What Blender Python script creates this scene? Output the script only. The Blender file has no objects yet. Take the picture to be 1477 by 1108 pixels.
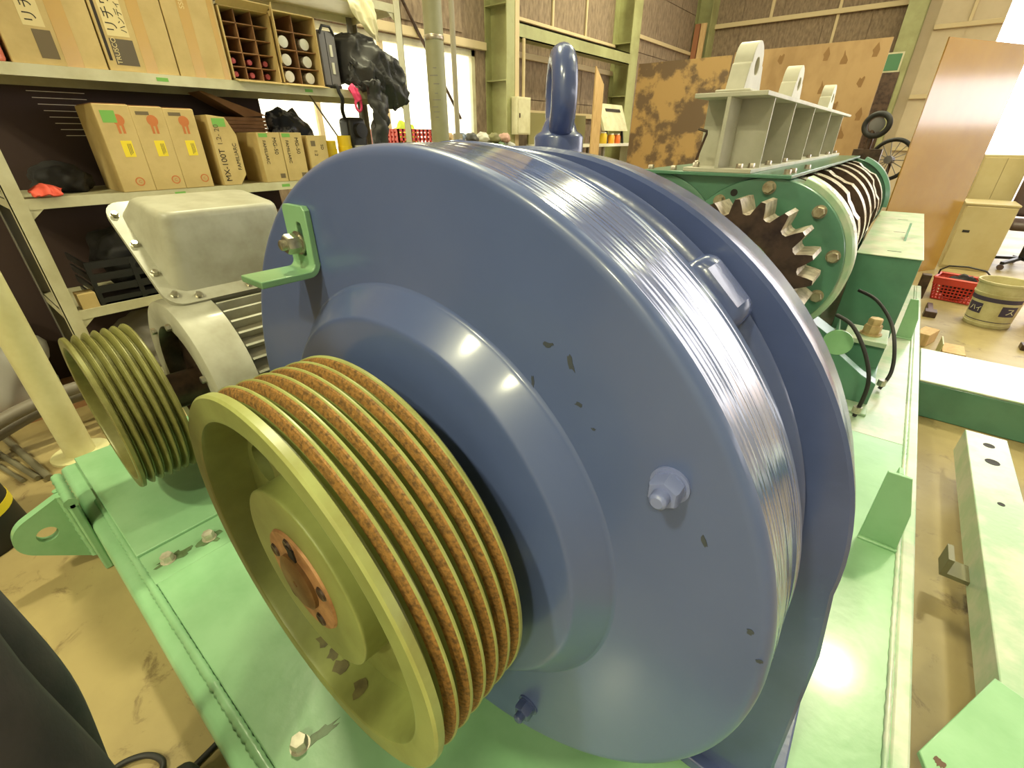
import bpy, bmesh, math, random
from mathutils import Vector, Matrix
from mathutils.geometry import tessellate_polygon
from mathutils import noise as mnoise

S = bpy.context.scene
C = S.collection
PI = math.pi
R = math.radians
rnd = random.Random(7)

# ------------------------------------------------------------------ camera
cd = bpy.data.cameras.new('camera'); cam = bpy.data.objects.new('camera', cd); C.objects.link(cam)
cd.sensor_width = 36.0; cd.lens = 652.0 / 1477.0 * 36.0; cd.clip_start = .02; cd.clip_end = 200
cam.location = (0, 0, 1.33); cam.rotation_euler = (R(90 - 28.64), 0, R(38.71))
S.camera = cam

# ------------------------------------------------------------------ world, lamps, exposure
w = bpy.data.worlds.new('overcast_sky'); S.world = w; w.use_nodes = True
bg = w.node_tree.nodes['Background']; bg.inputs[0].default_value = (1.0, .96, .95, 1); bg.inputs[1].default_value = 7.5
S.view_settings.view_transform = 'Standard'; S.view_settings.look = 'None'
S.view_settings.exposure = -0.6; S.view_settings.gamma = 1.0; S.view_settings.use_curve_mapping = False
LAMP_COL = (1.0, .955, .60)
LAMP_W = 275.0
LAMPS = [(-1.0, -2.7), (1.24, -3.66), (-2.9, 1.6), (1.1, 5.3), (-2.5, 7.4)]
LAMP_Z = 5.2

# ------------------------------------------------------------------ helpers
def lin(c):
    return tuple(((v / 255 / 12.92) if v / 255 <= .04045 else ((v / 255 + .055) / 1.055) ** 2.4) for v in c) + (1,)

MATS = {}
def mat(name, c1, c2=None, scale=6, lo=.4, hi=.65, rough=.5, metal=0, bump=0, bscale=60, rough2=None, coat=0, spec=.5, stretch=None, detail=4):
    if name in MATS: return MATS[name]
    m = bpy.data.materials.new(name); m.use_nodes = True; MATS[name] = m
    nt = m.node_tree; b = nt.nodes['Principled BSDF']
    b.inputs['Base Color'].default_value = lin(c1); b.inputs['Roughness'].default_value = rough
    b.inputs['Metallic'].default_value = metal; b.inputs['Coat Weight'].default_value = coat
    b.inputs['Coat Roughness'].default_value = .12
    b.inputs['Specular IOR Level'].default_value = spec
    if c2 is not None or bump or rough2 is not None:
        tc = nt.nodes.new('ShaderNodeTexCoord'); src = tc.outputs['Object']
        if stretch:
            mp = nt.nodes.new('ShaderNodeMapping'); mp.inputs['Scale'].default_value = stretch
            nt.links.new(src, mp.inputs['Vector']); src = mp.outputs['Vector']
    if c2 is not None or rough2 is not None:
        n = nt.nodes.new('ShaderNodeTexNoise'); n.inputs['Scale'].default_value = scale; n.inputs['Detail'].default_value = detail
        n.inputs['Roughness'].default_value = .6
        nt.links.new(src, n.inputs['Vector'])
        mr = nt.nodes.new('ShaderNodeMapRange'); mr.inputs['From Min'].default_value = lo; mr.inputs['From Max'].default_value = hi
        nt.links.new(n.outputs['Fac'], mr.inputs['Value'])
        if c2 is not None:
            mx = nt.nodes.new('ShaderNodeMix'); mx.data_type = 'RGBA'
            mx.inputs['A'].default_value = lin(c1); mx.inputs['B'].default_value = lin(c2)
            nt.links.new(mr.outputs['Result'], mx.inputs['Factor']); nt.links.new(mx.outputs['Result'], b.inputs['Base Color'])
        if rough2 is not None:
            m2 = nt.nodes.new('ShaderNodeMapRange'); m2.inputs['To Min'].default_value = rough; m2.inputs['To Max'].default_value = rough2
            nt.links.new(mr.outputs['Result'], m2.inputs['Value']); nt.links.new(m2.outputs['Result'], b.inputs['Roughness'])
    if bump:
        n2 = nt.nodes.new('ShaderNodeTexNoise'); n2.inputs['Scale'].default_value = bscale; n2.inputs['Detail'].default_value = 3
        nt.links.new(src, n2.inputs['Vector'])
        bp = nt.nodes.new('ShaderNodeBump'); bp.inputs['Strength'].default_value = bump; bp.inputs['Distance'].default_value = .004
        nt.links.new(n2.outputs['Fac'], bp.inputs['Height']); nt.links.new(bp.outputs['Normal'], b.inputs['Normal'])
    return m

ORI = {}
class MB:
    def __init__(s): s.v = []; s.f = []; s.m = []; s.mi = 0
    def add(s, vs, fs):
        o = len(s.v); s.v += [Vector(p) for p in vs]; s.f += [tuple(i + o for i in f) for f in fs]; s.m += [s.mi] * len(fs); return s
    def box(s, x0, x1, y0, y1, z0, z1):
        return s.add([(x0,y0,z0),(x1,y0,z0),(x1,y1,z0),(x0,y1,z0),(x0,y0,z1),(x1,y0,z1),(x1,y1,z1),(x0,y1,z1)],
                     [(0,3,2,1),(4,5,6,7),(0,1,5,4),(1,2,6,5),(2,3,7,6),(3,0,4,7)])
    def hexa(s, b, t):   # bottom quad, top quad
        return s.add(list(b) + list(t), [(3,2,1,0),(4,5,6,7),(0,1,5,4),(1,2,6,5),(2,3,7,6),(3,0,4,7)])
    def bar(s, a, b, w, h, up=(0,0,1)):
        a, b = Vector(a), Vector(b); d = (b - a).normalized(); sd = d.cross(Vector(up)).normalized(); u = sd.cross(d)
        q = lambda p: [p - sd*w/2 - u*h/2, p + sd*w/2 - u*h/2, p + sd*w/2 + u*h/2, p - sd*w/2 + u*h/2]
        return s.hexa(q(a), q(b))
    def lathe(s, prof, c=(0,0,0), axis='Y', seg=48, caps=True, a0=0, a1=2*PI):
        full = abs(a1 - a0 - 2*PI) < 1e-6; n = seg if full else seg + 1; vs = []
        for r, h in prof:
            for i in range(n):
                t = a0 + (a1 - a0) * i / seg; p, q = r*math.cos(t), r*math.sin(t)
                vs.append((c[0]+p, c[1]+h, c[2]+q) if axis == 'Y' else (c[0]+p, c[1]+q, c[2]+h) if axis == 'Z' else (c[0]+h, c[1]+p, c[2]+q))
        fs = []
        for k in range(len(prof) - 1):
            for i in range(seg):
                j = (i + 1) % n
                fs.append((k*n+i, k*n+j, (k+1)*n+j, (k+1)*n+i))
        if caps and full:
            if prof[0][0] > 1e-6: fs.append(tuple(range(n)))
            if prof[-1][0] > 1e-6: fs.append(tuple((len(prof)-1)*n + i for i in reversed(range(n))))
        return s.add(vs, fs)
    def cyl(s, a, b, r, seg=16, r2=None):
        return s.tube([a, b], [r, r if r2 is None else r2], seg)
    def tube(s, path, r, seg=10, closed=False):
        path = [Vector(p) for p in path]; n = len(path); rs = r if isinstance(r, (list, tuple)) else [r]*n; vs = []; fs = []
        up = None
        for i, p in enumerate(path):
            d = (path[(i+1) % n] - path[i-1]) if closed else (path[min(i+1,n-1)] - path[max(i-1,0)])
            d.normalize()
            if up is None:
                up = Vector((0,0,1)) if abs(d.z) < .9 else Vector((1,0,0))
            sd = d.cross(up).normalized(); up = sd.cross(d).normalized()
            for k in range(seg):
                t = 2*PI*k/seg; vs.append(p + (sd*math.cos(t) + up*math.sin(t)) * rs[i])
        for i in range(n if closed else n-1):
            for k in range(seg):
                a, b = i*seg, ((i+1) % n)*seg; k2 = (k+1) % seg
                fs.append((a+k, a+k2, b+k2, b+k))
        if not closed: fs += [tuple(reversed(range(seg))), tuple((n-1)*seg + k for k in range(seg))]
        return s.add(vs, fs)
    def prism(s, poly, axis, a, b, holes=()):
        loops = [list(poly)] + [list(h) for h in holes]
        def P(q, h): return (h, q[0], q[1]) if axis == 'X' else (q[0], h, q[1]) if axis == 'Y' else (q[0], q[1], h)
        flat = [q for l in loops for q in l]; n = len(flat)
        vs = [P(q, a) for q in flat] + [P(q, b) for q in flat]
        if holes:
            tri = tessellate_polygon([[Vector((q[0], q[1], 0)) for q in l] for l in loops])
            fs = [tuple(t) for t in tri] + [tuple(i + n for i in reversed(t)) for t in tri]
        else: fs = [tuple(range(n)), tuple(reversed(range(n, 2*n)))]
        o = 0
        for l in loops:
            k = len(l)
            for i in range(k):
                j = (i+1) % k; fs.append((o+i, o+j, o+j+n, o+i+n))
            o += k
        return s.add(vs, fs)
    def hexnut(s, c, d, af, h, rot=0):     # c base centre, d direction, af across flats
        d = Vector(d).normalized(); up = Vector((0,0,1)) if abs(d.z) < .9 else Vector((1,0,0))
        sd = d.cross(up).normalized(); u = sd.cross(d); r = af/2/math.cos(PI/6); vs = []
        lv = [(0, r), (h*.82, r), (h, r*.88)]
        for hh, rr in lv:
            for k in range(6):
                t = rot + k*PI/3; vs.append(Vector(c) + d*hh + (sd*math.cos(t) + u*math.sin(t))*rr)
        fs = [(5,4,3,2,1,0), (12,13,14,15,16,17)]
        for l in range(2):
            for k in range(6): fs.append((l*6+k, l*6+(k+1) % 6, l*6+6+(k+1) % 6, l*6+6+k))
        return s.add(vs, fs)
    def build(s, name, m, parent=None, bevel=0, smooth=40, seg=2):
        me = bpy.data.meshes.new(name)
        o0 = ORI.get(parent.name, Vector((0,0,0))) if parent else Vector((0,0,0))
        me.from_pydata([tuple(p - o0) for p in s.v], [], s.f)
        for k in (m if isinstance(m, (list, tuple)) else [m]): me.materials.append(k)
        if isinstance(m, (list, tuple)): me.polygons.foreach_set('material_index', s.m)
        bm = bmesh.new(); bm.from_mesh(me); bmesh.ops.recalc_face_normals(bm, faces=bm.faces); bm.to_mesh(me); bm.free()
        if smooth:
            me.polygons.foreach_set('use_smooth', [True]*len(me.polygons)); me.set_sharp_from_angle(angle=R(smooth))
        ob = bpy.data.objects.new(name, me); C.objects.link(ob)
        if parent: ob.parent = parent; ORI[ob.name] = o0
        if bevel:
            bv = ob.modifiers.new('bevel', 'BEVEL'); bv.width = bevel; bv.segments = seg; bv.limit_method = 'ANGLE'; bv.angle_limit = R(50); bv.harden_normals = False
        return ob
def tag(o, label, cat, group=None):
    o['label'] = label; o['category'] = cat
    if group: o['group'] = group
    return o
def thing(name, label, cat, loc=(0,0,0), group=None):
    o = bpy.data.objects.new(name, None); C.objects.link(o); o.location = loc; o.empty_display_size = .05
    ORI[o.name] = Vector(loc); return tag(o, label, cat, group)
def struct(o): o['kind'] = 'structure'; return o
def box(name, m, parent, *a, bevel=0): return MB().box(*a).build(name, m, parent, bevel)
def copy_tree(o, parent=None):
    c = o.copy(); C.objects.link(c); c.parent = parent
    for ch in list(o.children): copy_tree(ch, c)
    return c
def circ(cx, cy, r, n=24, a0=0, a1=2*PI, end=False):
    k = n + 1 if end else n
    return [(cx + r*math.cos(a0 + (a1-a0)*i/n), cy + r*math.sin(a0 + (a1-a0)*i/n)) for i in range(k)]
def text(body, size, m, parent, org, dx, dy, name='lettering', xs=1.0):
    cu = bpy.data.curves.new('t', 'FONT'); cu.body = body; cu.size = size; cu.extrude = .0004
    to = bpy.data.objects.new('t', cu); C.objects.link(to); bpy.context.view_layer.update()
    me = bpy.data.meshes.new_from_object(to.evaluated_get(bpy.context.evaluated_depsgraph_get()))
    bpy.data.objects.remove(to); bpy.data.curves.remove(cu)
    dx, dy = Vector(dx), Vector(dy); dz = dx.cross(dy)
    M = Matrix(((dx.x*xs, dy.x, dz.x, org[0]), (dx.y*xs, dy.y, dz.y, org[1]), (dx.z*xs, dy.z, dz.z, org[2]), (0,0,0,1)))
    o0 = ORI.get(parent.name, Vector((0,0,0)))
    me.transform(Matrix.Translation(-o0) @ M); me.materials.clear(); me.materials.append(m); me.name = name
    ob = bpy.data.objects.new(name, me); C.objects.link(ob); ob.parent = parent; ORI[ob.name] = o0
    return ob

def loft(name, m, par, loops, smooth=40, caps=True, bevel=0):
    s = MB(); k = len(loops[0]); s.add([p for l in loops for p in l], [])
    fs = []
    for i in range(len(loops)-1):
        for j in range(k): fs.append((i*k+j, i*k+(j+1)%k, (i+1)*k+(j+1)%k, (i+1)*k+j))
    if caps: fs += [tuple(reversed(range(k))), tuple((len(loops)-1)*k + j for j in range(k))]
    s.f += fs; s.m += [0]*len(fs)
    return s.build(name, m, par, bevel, smooth)

def smooth_path(pth, n=6):
    q = [Vector(p) for p in pth]; sm = []
    for i in range(len(q)-1):
        p0, p1, p2, p3 = q[max(i-1,0)], q[i], q[i+1], q[min(i+2,len(q)-1)]
        for j in range(n):
            t = j/n; sm.append(.5*((2*p1) + (p2-p0)*t + (2*p0-5*p1+4*p2-p3)*t*t + (3*p1-p0-3*p2+p3)*t**3))
    return sm + [q[-1]]
# ------------------------------------------------------------------ materials
blue = mat('blue_enamel', (86,101,148), (80,95,142), 3, rough=.30, rough2=.36, bump=.03, bscale=25, coat=.35)
blue_rib = mat('blue_enamel_turned', (88,102,150), rough=.16, coat=.8)
blue_cast = mat('blue_cast_enamel', (76,88,134), (68,80,124), 5, rough=.26, bump=.12, bscale=70, coat=.3)
green = mat('green_enamel', (140,184,140), (126,172,126), 5, rough=.32, bump=.14, bscale=34, coat=.25)
green_dk = mat('deep_green_enamel', (82,128,106), (74,116,96), 5, rough=.3, bump=.05, bscale=22, coat=.25)
green_worn = mat('worn_green_enamel', (158,184,154), (190,194,176), 7, lo=.42, hi=.6, rough=.3, bump=.16, bscale=40, coat=.2)
olive = mat('olive_pulley_paint', (138,146,84), (122,128,70), 9, rough=.42, bump=.04, bscale=60)
olive_edge = mat('olive_rim_paint', (166,172,104), (148,148,84), 14, rough=.36)
rust = mat('groove_rust', (166,120,62), (108,80,46), 200, lo=.40, hi=.66, rough=.62, metal=.25, bump=.35, bscale=190, stretch=(1,1,1))
copper = mat('rusty_bushing', (190,142,98), (150,106,70), 30, rough=.55, metal=.2)
steel = mat('zinc_steel', (196,192,176), (150,144,126), 40, rough=.28, metal=.85)
steel_dk = mat('oily_steel', (92,72,60), (62,48,42), 14, rough=.38, metal=.5)
steel_br = mat('machined_steel', (190,180,164), (150,136,118), 30, rough=.3, metal=.7)
motor_g = mat('motor_grey_paint', (172,170,152), (150,146,126), 7, rough=.42, bump=.06, bscale=40, coat=.1)
motor_y = mat('motor_pulley_paint', (128,126,72), (104,100,52), 10, rough=.36, metal=.15)
dark = mat('black_void', (30,27,26), rough=.7)
black_pl = mat('black_plastic', (38,36,36), rough=.42)
black_cl = mat('black_cloth', (44,42,42), (34,32,34), 12, rough=.75, bump=.2, bscale=80)
navy_cl = mat('dark_work_cloth', (76,70,76), (62,60,68), 10, rough=.85, bump=.15, bscale=120)
concrete = mat('stained_concrete', (164,146,100), (132,114,76), 1.1, lo=.40, hi=.68, rough=.42, rough2=.6, bump=.1, bscale=14, detail=9)
nt_ = concrete.node_tree; b_ = nt_.nodes['Principled BSDF']; base_link = b_.inputs['Base Color'].links[0].from_socket
tc_ = nt_.nodes.new('ShaderNodeTexCoord'); n1 = nt_.nodes.new('ShaderNodeTexNoise'); n1.inputs['Scale'].default_value = 9; n1.inputs['Detail'].default_value = 8; n1.inputs['Roughness'].default_value = .7; n1.inputs['Distortion'].default_value = .6
nt_.links.new(tc_.outputs['Object'], n1.inputs['Vector'])
mr_ = nt_.nodes.new('ShaderNodeMapRange'); mr_.inputs['From Min'].default_value = .57; mr_.inputs['From Max'].default_value = .68; mr_.inputs['To Max'].default_value = .7
nt_.links.new(n1.outputs['Fac'], mr_.inputs['Value'])
mx_ = nt_.nodes.new('ShaderNodeMix'); mx_.data_type = 'RGBA'; mx_.inputs['B'].default_value = lin((96,76,50))
nt_.links.new(base_link, mx_.inputs['A']); nt_.links.new(mr_.outputs['Result'], mx_.inputs['Factor']); nt_.links.new(mx_.outputs['Result'], b_.inputs['Base Color'])
card = mat('cardboard', (202,176,120), (190,164,108), 9, rough=.75)
card_dk = mat('brown_cardboard', (158,116,78), (140,100,66), 9, rough=.8)
tape = mat('parcel_tape', (198,160,94), rough=.2)
paper = mat('label_paper', (224,204,150), rough=.7)
ink = mat('black_ink', (46,36,28), rough=.7)
ink_gr = mat('grey_ink', (112,96,70), rough=.7)
ink_red = mat('red_ink', (196,116,62), rough=.7)
yellow = mat('yellow_label', (240,214,50), rough=.6)
greenpen = mat('green_ink', (120,176,84), rough=.7)
cream = mat('cream_steel', (206,200,168), (190,182,146), 6, rough=.45, bump=.02)
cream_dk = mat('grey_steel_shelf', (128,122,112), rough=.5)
yel_paint = mat('pale_yellow_paint', (208,202,156), (192,184,134), 5, rough=.4, bump=.03)
fibre = mat('fibreboard', (146,126,104), (108,90,74), 26, lo=.35, hi=.7, rough=.9, bump=.3, bscale=60, stretch=(1,1,.35))
fibre_lt = mat('pale_wall_panel', (196,178,150), (186,168,140), 2, rough=.7)
col_green = mat('sage_column_paint', (158,158,110), (140,138,92), 3, rough=.5)
beige = mat('beige_trim_paint', (196,176,138), rough=.6)
ply = mat('stained_plywood', (166,134,92), (144,112,72), 2.2, lo=.42, hi=.62, rough=.55, stretch=(1,1,.6))
ply_rot = mat('oil_blotched_plywood', (172,138,88), (104,82,60), 2.6, lo=.46, hi=.54, rough=.55, detail=7)
orange = mat('orange_form_panel', (166,124,50), (156,114,44), 2, rough=.16, bump=.05, bscale=9, coat=1)
wood = mat('pale_timber', (206,172,124), (190,154,106), 8, rough=.7, stretch=(6,6,1))
red_pl = mat('red_plastic', (196,62,48), rough=.4)
white_pl = mat('white_plastic', (222,218,202), rough=.4)
pink = mat('pink_webbing', (240,70,120), rough=.6)
rubber = mat('black_rubber', (34,32,32), rough=.6)
grey_pl = mat('grey_plastic', (122,118,120), rough=.5)
brown_b = mat('brown_glass', (60,36,26), rough=.2)
paver = mat('pale_yard_paving', (214,196,178), (196,176,158), 3, rough=.7)

wall_wt = mat('white_washed_wall', (206,206,200), (196,196,188), 2, rough=.7)
# ------------------------------------------------------------------ building
XW, YW = -4.6, 12.4
struct(MB().box(XW-.1, 6.6, -5.1, YW+.1, -.1, 0).build('floor', concrete, smooth=0))
struct(MB().box(-40, 40, YW+.1, 60, -.1, -.01).build('yard_paving', paver, smooth=0))
struct(MB().box(6.6, 40, -20, YW+.1, -.1, -.01).build('side_yard_paving', paver, smooth=0))
struct(MB().box(-40, XW-.1, -20, YW+.1, -.1, -.01).build('rear_yard_paving', paver, smooth=0))
cl = MB(); sky_x = [(-3.4,-2.4),(.4,1.4),(4.2,5.2)]; ed = [XW-.1] + [v for q in sky_x for v in q] + [6.6]
cl.box(XW-.1, 6.6, -5.1, 2.2, 6.4, 6.5).box(XW-.1, 6.6, 11.2, YW+.1, 6.4, 6.5)
for k in range(0, len(ed), 2): cl.box(ed[k], ed[k+1], 2.2, 11.2, 6.4, 6.5)
ceil_ = struct(cl.build('ceiling', wall_wt, smooth=0))
WY0, WY1, WZ0, WZ1 = 1.1, 5.03, 1.0, 2.26
wl = MB()
wl.box(XW-.1, XW, -5.1, WY0, 0, 6.4).box(XW-.1, XW, WY1, YW, 0, 6.4).box(XW-.1, XW, WY0, WY1, 0, WZ0).box(XW-.1, XW, WY0, WY1, WZ1, 6.4)
wall_left = struct(wl.build('wall_left', fibre, smooth=0))
wb = MB()
wb.box(XW-.1, -.62, YW, YW+.1, 0, 6.4).box(.45, 6.6, YW, YW+.1, 6.0, 6.4)
wall_back = struct(wb.build('wall_back', fibre, smooth=0))
wbp = struct(MB().box(-.62, .45, YW, YW+.1, 0, 6.4).build('wall_back_pale', fibre_lt, smooth=0))
wr = MB()
wr.box(6.5, 6.6, -5.1, 1.5, 0, 6.4).box(6.5, 6.6, 12.2, YW+.1, 0, 6.4).box(6.5, 6.6, 1.5, 12.2, 2.42, 6.4).box(6.5, 6.6, 1.5, 12.2, 0, 1.6)
struct(wr.build('wall_right', wall_wt, smooth=0))
struct(MB().box(XW-.1, 6.6, -5.1, -5.0, 0, 6.4).build('wall_front', wall_wt, smooth=0))
# fibre panels of the left wall: above the window, and past the column
def panel(parent, m, ax, c, a0, a1, z0, z1, t=.014):
    g = .006
    b = MB()
    if ax == 'X': b.box(c, c+t, a0+g, a1-g, z0+g, z1-g)
    else: b.box(a0+g, a1-g, c-t, c, z0+g, z1-g)
    return b.build('wall_panel', m, parent, smooth=0)
for y0, y1 in [(1.0,1.95),(1.95,2.9),(2.9,3.85),(3.85,4.8)]:
    for z0, z1 in [(2.4,3.3),(3.3,4.2)]: panel(wall_left, fibre, 'X', XW, y0, y1, z0, z1)
for y0, y1 in [(5.7,6.6),(6.6,7.5),(7.5,8.4),(8.9,10.1),(10.1,11.2),(11.2,12.0)]:
    for z0, z1 in [(0,.9),(.9,1.8),(1.8,2.7),(2.7,3.6),(3.6,4.5)]: panel(wall_left, fibre, 'X', XW, y0, y1, z0, z1)
for i in range(5):
    for z0, z1 in [(0,1.1),(1.1,2.2),(2.2,3.4),(3.4,4.6),(4.6,5.6)]:
        panel(wall_back, fibre, 'Y', YW, -4.5 + i*.77, -4.5 + (i+1)*.77, z0, z1)
for z0, z1 in [(0,1.14),(1.14,1.98),(1.98,3.0),(3.0,4.1)]:
    panel(wbp, fibre_lt, 'Y', YW, -.46, .0, z0, z1); panel(wbp, fibre_lt, 'Y', YW, .0, .45, z0, z1)
# rails (purlins)
def trim(n, m, *a): return struct(MB().box(*a).build('trim_%d' % n, m, bevel=.004))
trim(1, beige, XW, XW+.05, -1, WY1+.15, WZ1+.01, WZ1+.09)
trim(2, beige, XW+.015, XW+.06, 5.5, 8.45, 1.60, 1.67)
trim(3, beige, XW+.015, XW+.06, 5.5, 8.45, 2.26, 2.33)
trim(4, beige, XW+.015, XW+.05, 5.6, 8.5, 2.66, 2.70)
trim(5, beige, -4.25, -.9, YW-.09, YW-.05, 3.38, 3.46)
trim(6, beige, -.45, .45, YW-.07, YW-.014, 1.95, 2.02)
trim(7, beige, -.45, .45, YW-.07, YW-.014, 2.98, 3.05)
trim(8, beige, -.02, .03, YW-.05, YW-.014, 3.05, 4.2)
trim(9, beige, -3.2, -3.14, YW-.05, YW-.014, 3.46, 5.5)
trim(10, beige, -2.0, -1.95, YW-.05, YW-.014, 1.5, 5.5)
trim(11, beige, XW+.015, XW+.05, 8.9, 12.0, 2.9, 2.96)
trim(12, beige, -.45, .45, YW-.07, YW-.014, 1.1, 1.16)
for k, yy in enumerate((6.62, 7.52)): trim(13+k, beige, XW+.014, XW+.04, yy-.02, yy+.02, 2.7, 4.5)
# window with frosted panes
win = struct(MB().box(XW-.09, XW-.02, WY0, WY0+.06, WZ0, WZ1).box(XW-.09, XW-.02, WY1-.06, WY1, WZ0, WZ1).box(XW-.09, XW-.02, WY0, WY1, WZ0, WZ0+.06).box(XW-.09, XW-.02, WY0, WY1, WZ1-.06, WZ1).build('window_1', cream))
gl = bpy.data.materials.new('frosted_glass'); gl.use_nodes = True; nt = gl.node_tree
tr = nt.nodes.new('ShaderNodeBsdfTranslucent'); tr.inputs[0].default_value = (.93,.95,.80,1)
tp = nt.nodes.new('ShaderNodeBsdfTransparent'); tp.inputs[0].default_value = (.93,.95,.82,1)
mxs = nt.nodes.new('ShaderNodeMixShader'); mxs.inputs[0].default_value = .45
nt.links.new(tr.outputs[0], mxs.inputs[1]); nt.links.new(tp.outputs[0], mxs.inputs[2]); nt.links.new(mxs.outputs[0], nt.nodes['Material Output'].inputs[0])
for x0_, x1_ in sky_x:
    for k in range(5): box('fill_skylight_pane', gl, ceil_, x0_+.01, x1_-.01, 2.21+1.8*k, 3.99+1.8*k, 6.44, 6.45)  # unseen roof panes, added for daylight fill and rim glare
ys = [WY0+.06, 1.95, 2.8, 3.62, 4.35, WY1-.06]
for k in range(5):
    box('window_pane', gl, win, XW-.058, XW-.05, ys[k]+.015, ys[k+1]-.015, WZ0+.06, WZ1-.06)
    if k < 4: box('mullion', beige, win, XW-.08, XW-.02, ys[k+1]-.025, ys[k+1]+.025, WZ0+.06, WZ1-.06)
# H columns
def hcol(n, x0, x1, y0, y1, h=6.4, t=.014, ax='X'):
    m = MB()
    if ax == 'X': m.box(x0, x0+t, y0, y1, 0, h).box(x1-t, x1, y0, y1, 0, h).box(x0+t, x1-t, (y0+y1)/2-t/2, (y0+y1)/2+t/2, 0, h)
    else: m.box(x0, x1, y0, y0+t, 0, h).box(x0, x1, y1-t, y1, 0, h).box((x0+x1)/2-t/2, (x0+x1)/2+t/2, y0+t, y1-t, 0, h)
    return struct(m.build('column_%d' % n, col_green, smooth=0))
c1 = hcol(1, XW, -4.25, 5.2, 5.42); c2 = hcol(2, XW, -4.25, 8.45, 8.75); hcol(3, -4.6, -4.25, 12.0, 12.38); hcol(4, -.9, -.62, 12.02, 12.38, ax='Y')
for cc, y0, y1 in ((c1,5.2,5.42),(c2,8.45,8.75)):
    for z in (1.95, 2.7): box('stiffener', col_green, cc, XW+.014, -4.264, y0+.002, (y0+y1)/2-.008, z, z+.012)
box('edge_angle', beige, c1, -4.25, -4.244, 5.36, 5.44, .9, 4.5)
tag(MB().box(-4.25-.17, -4.25, 5.42, 8.45, 2.40, 2.415).box(-4.25-.17, -4.25, 5.42, 8.45, 2.545, 2.56).box(-4.345, -4.33, 5.42, 8.45, 2.4, 2.56).box(-4.26,-4.25,5.42,8.45,2.4,2.56).build('crane_rail_girder', col_green, smooth=0), 'sage green girder spanning between the two wall columns', 'girder')

# ------------------------------------------------------------------ lamps on the ceiling
lampm = bpy.data.materials.new('lamp_glow'); lampm.use_nodes = True
e = lampm.node_tree.nodes['Principled BSDF']; e.inputs['Emission Color'].default_value = LAMP_COL + (1,); e.inputs['Emission Strength'].default_value = 60
for i, (x, y) in enumerate(LAMPS):
    t = thing('high_bay_lamp', 'bell shaped high bay lamp hanging above the ' + ('floor before the motor', 'front wall', 'shelving rack', 'guard box', 'plywood sheets')[i], 'lamp', (x, y, LAMP_Z), 'high bay lamps under the ceiling')
    MB().lathe([(.03,.34),(.06,.30),(.09,.22),(.20,.10),(.25,.0),(.24,.0),(.19,.09),(.08,.2)], (x,y,LAMP_Z), 'Z', 32, caps=False).build('reflector', grey_pl, t)
    MB().lathe([(0,.05),(.06,.045),(.075,.08),(.05,.16)], (x,y,LAMP_Z), 'Z', 20, caps=False).build('bulb', lampm, t)
    MB().cyl((x,y,LAMP_Z+.3), (x,y,6.4), .012).build('hanger', grey_pl, t)
    ld = bpy.data.lights.new('lamp_light', 'AREA'); ld.shape = 'DISK'; ld.size = .42; ld.energy = LAMP_W; ld.color = LAMP_COL
    lo = bpy.data.objects.new('lamp_light', ld); C.objects.link(lo); lo.location = (0,0,-.005); lo.parent = t

# ------------------------------------------------------------------ machine base
BT = .21
base = thing('machine_base', 'long mint green welded steel skid carrying motor, blue housing and rollers', 'machine base', (-.94, 2.6, 0))
box('deck_plate', green, base, -1.33, .34, .036, 2.2, BT-.02, BT, bevel=.003)
box('deck_plate', green_worn, base, -.2, .34, 2.2, 5.15, BT-.02, BT, bevel=.003)
box('deck_plate', green, base, -1.33, -.2, 2.2, 5.15, BT-.02, BT, bevel=.003)
box('deck_plate', green, base, -2.2, -1.33, 1.9, 5.1, BT-.02, BT, bevel=.003)
box('motor_pad', green, base, -2.24, -1.48, .03, 1.9, BT-.016, BT+.008, bevel=.003)
box('sole_strip', green, base, -1.48, -1.33, .032, 1.9, BT-.02, BT-.001, bevel=.003)
ch = MB()
prof = [(-.022,.0),(-.022,.175),(-.019,.187),(-.012,.194),(-.002,.197),(.036,.197),(.036,.0)]
ch.prism([(p[0], p[1]) for p in prof], 'X', -2.24, .36)
ch.build('front_channel', green, base, smooth=60)
box('side_channel', green_worn, base, .325, .36, .036, 5.15, 0, BT+.003, bevel=.006)
box('side_channel', green, base, -2.24, -2.2, .036, 5.15, 0, BT-.016, bevel=.004)
box('end_channel', green, base, -2.2, .325, 5.1, 5.15, 0, BT-.02)
def weld(name, m, parent, a, b, r, n, rj=.25):
    a, b = Vector(a), Vector(b); pts = []; rs = []
    for i in range(n+1):
        pts.append(a.lerp(b, i/n)); rs.append(r*(1 + rj*((-1)**i)*.5 + rnd.uniform(-.1,.1)))
    return MB().tube(pts, rs, 8).build(name, m, parent, smooth=80)
weld('weld_bead', green, base, (-1.9,.026,.2), (.32,.026,.2), .011, 220)
weld('weld_bead', green_worn, base, (.318,.1,.212), (.318,5.1,.212), .006, 260)
# lifting lug on the near end
lug = MB(); lx = -1.88
pts = [(-.045,.012)] + circ(-.122,.185,.078,14,R(232),R(112),True) + [(-.045,.300)]
lug.prism(pts, 'X', lx-.016, lx+.016, [circ(-.122,.18,.027,20)[::-1]])
lo_ = lug.build('lifting_lug', green, base, bevel=.004)
box('lug_pad', green, base, lx-.10, lx+.10, -.047, -.0225, .0, .30, bevel=.006)
weld('weld_bead', green, base, (lx-.02,-.05,.03), (lx-.02,-.05,.30), .011, 26)
weld('weld_bead', green, base, (lx+.02,-.05,.03), (lx+.02,-.05,.30), .011, 26)
weld('weld_bead', green, base, (lx-.1,-.035,.30), (lx+.1,-.035,.30), .016, 14)
bz_steel = mat('bright_zinc', (206,202,182), (176,170,148), 40, rough=.32, metal=.35)
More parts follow.
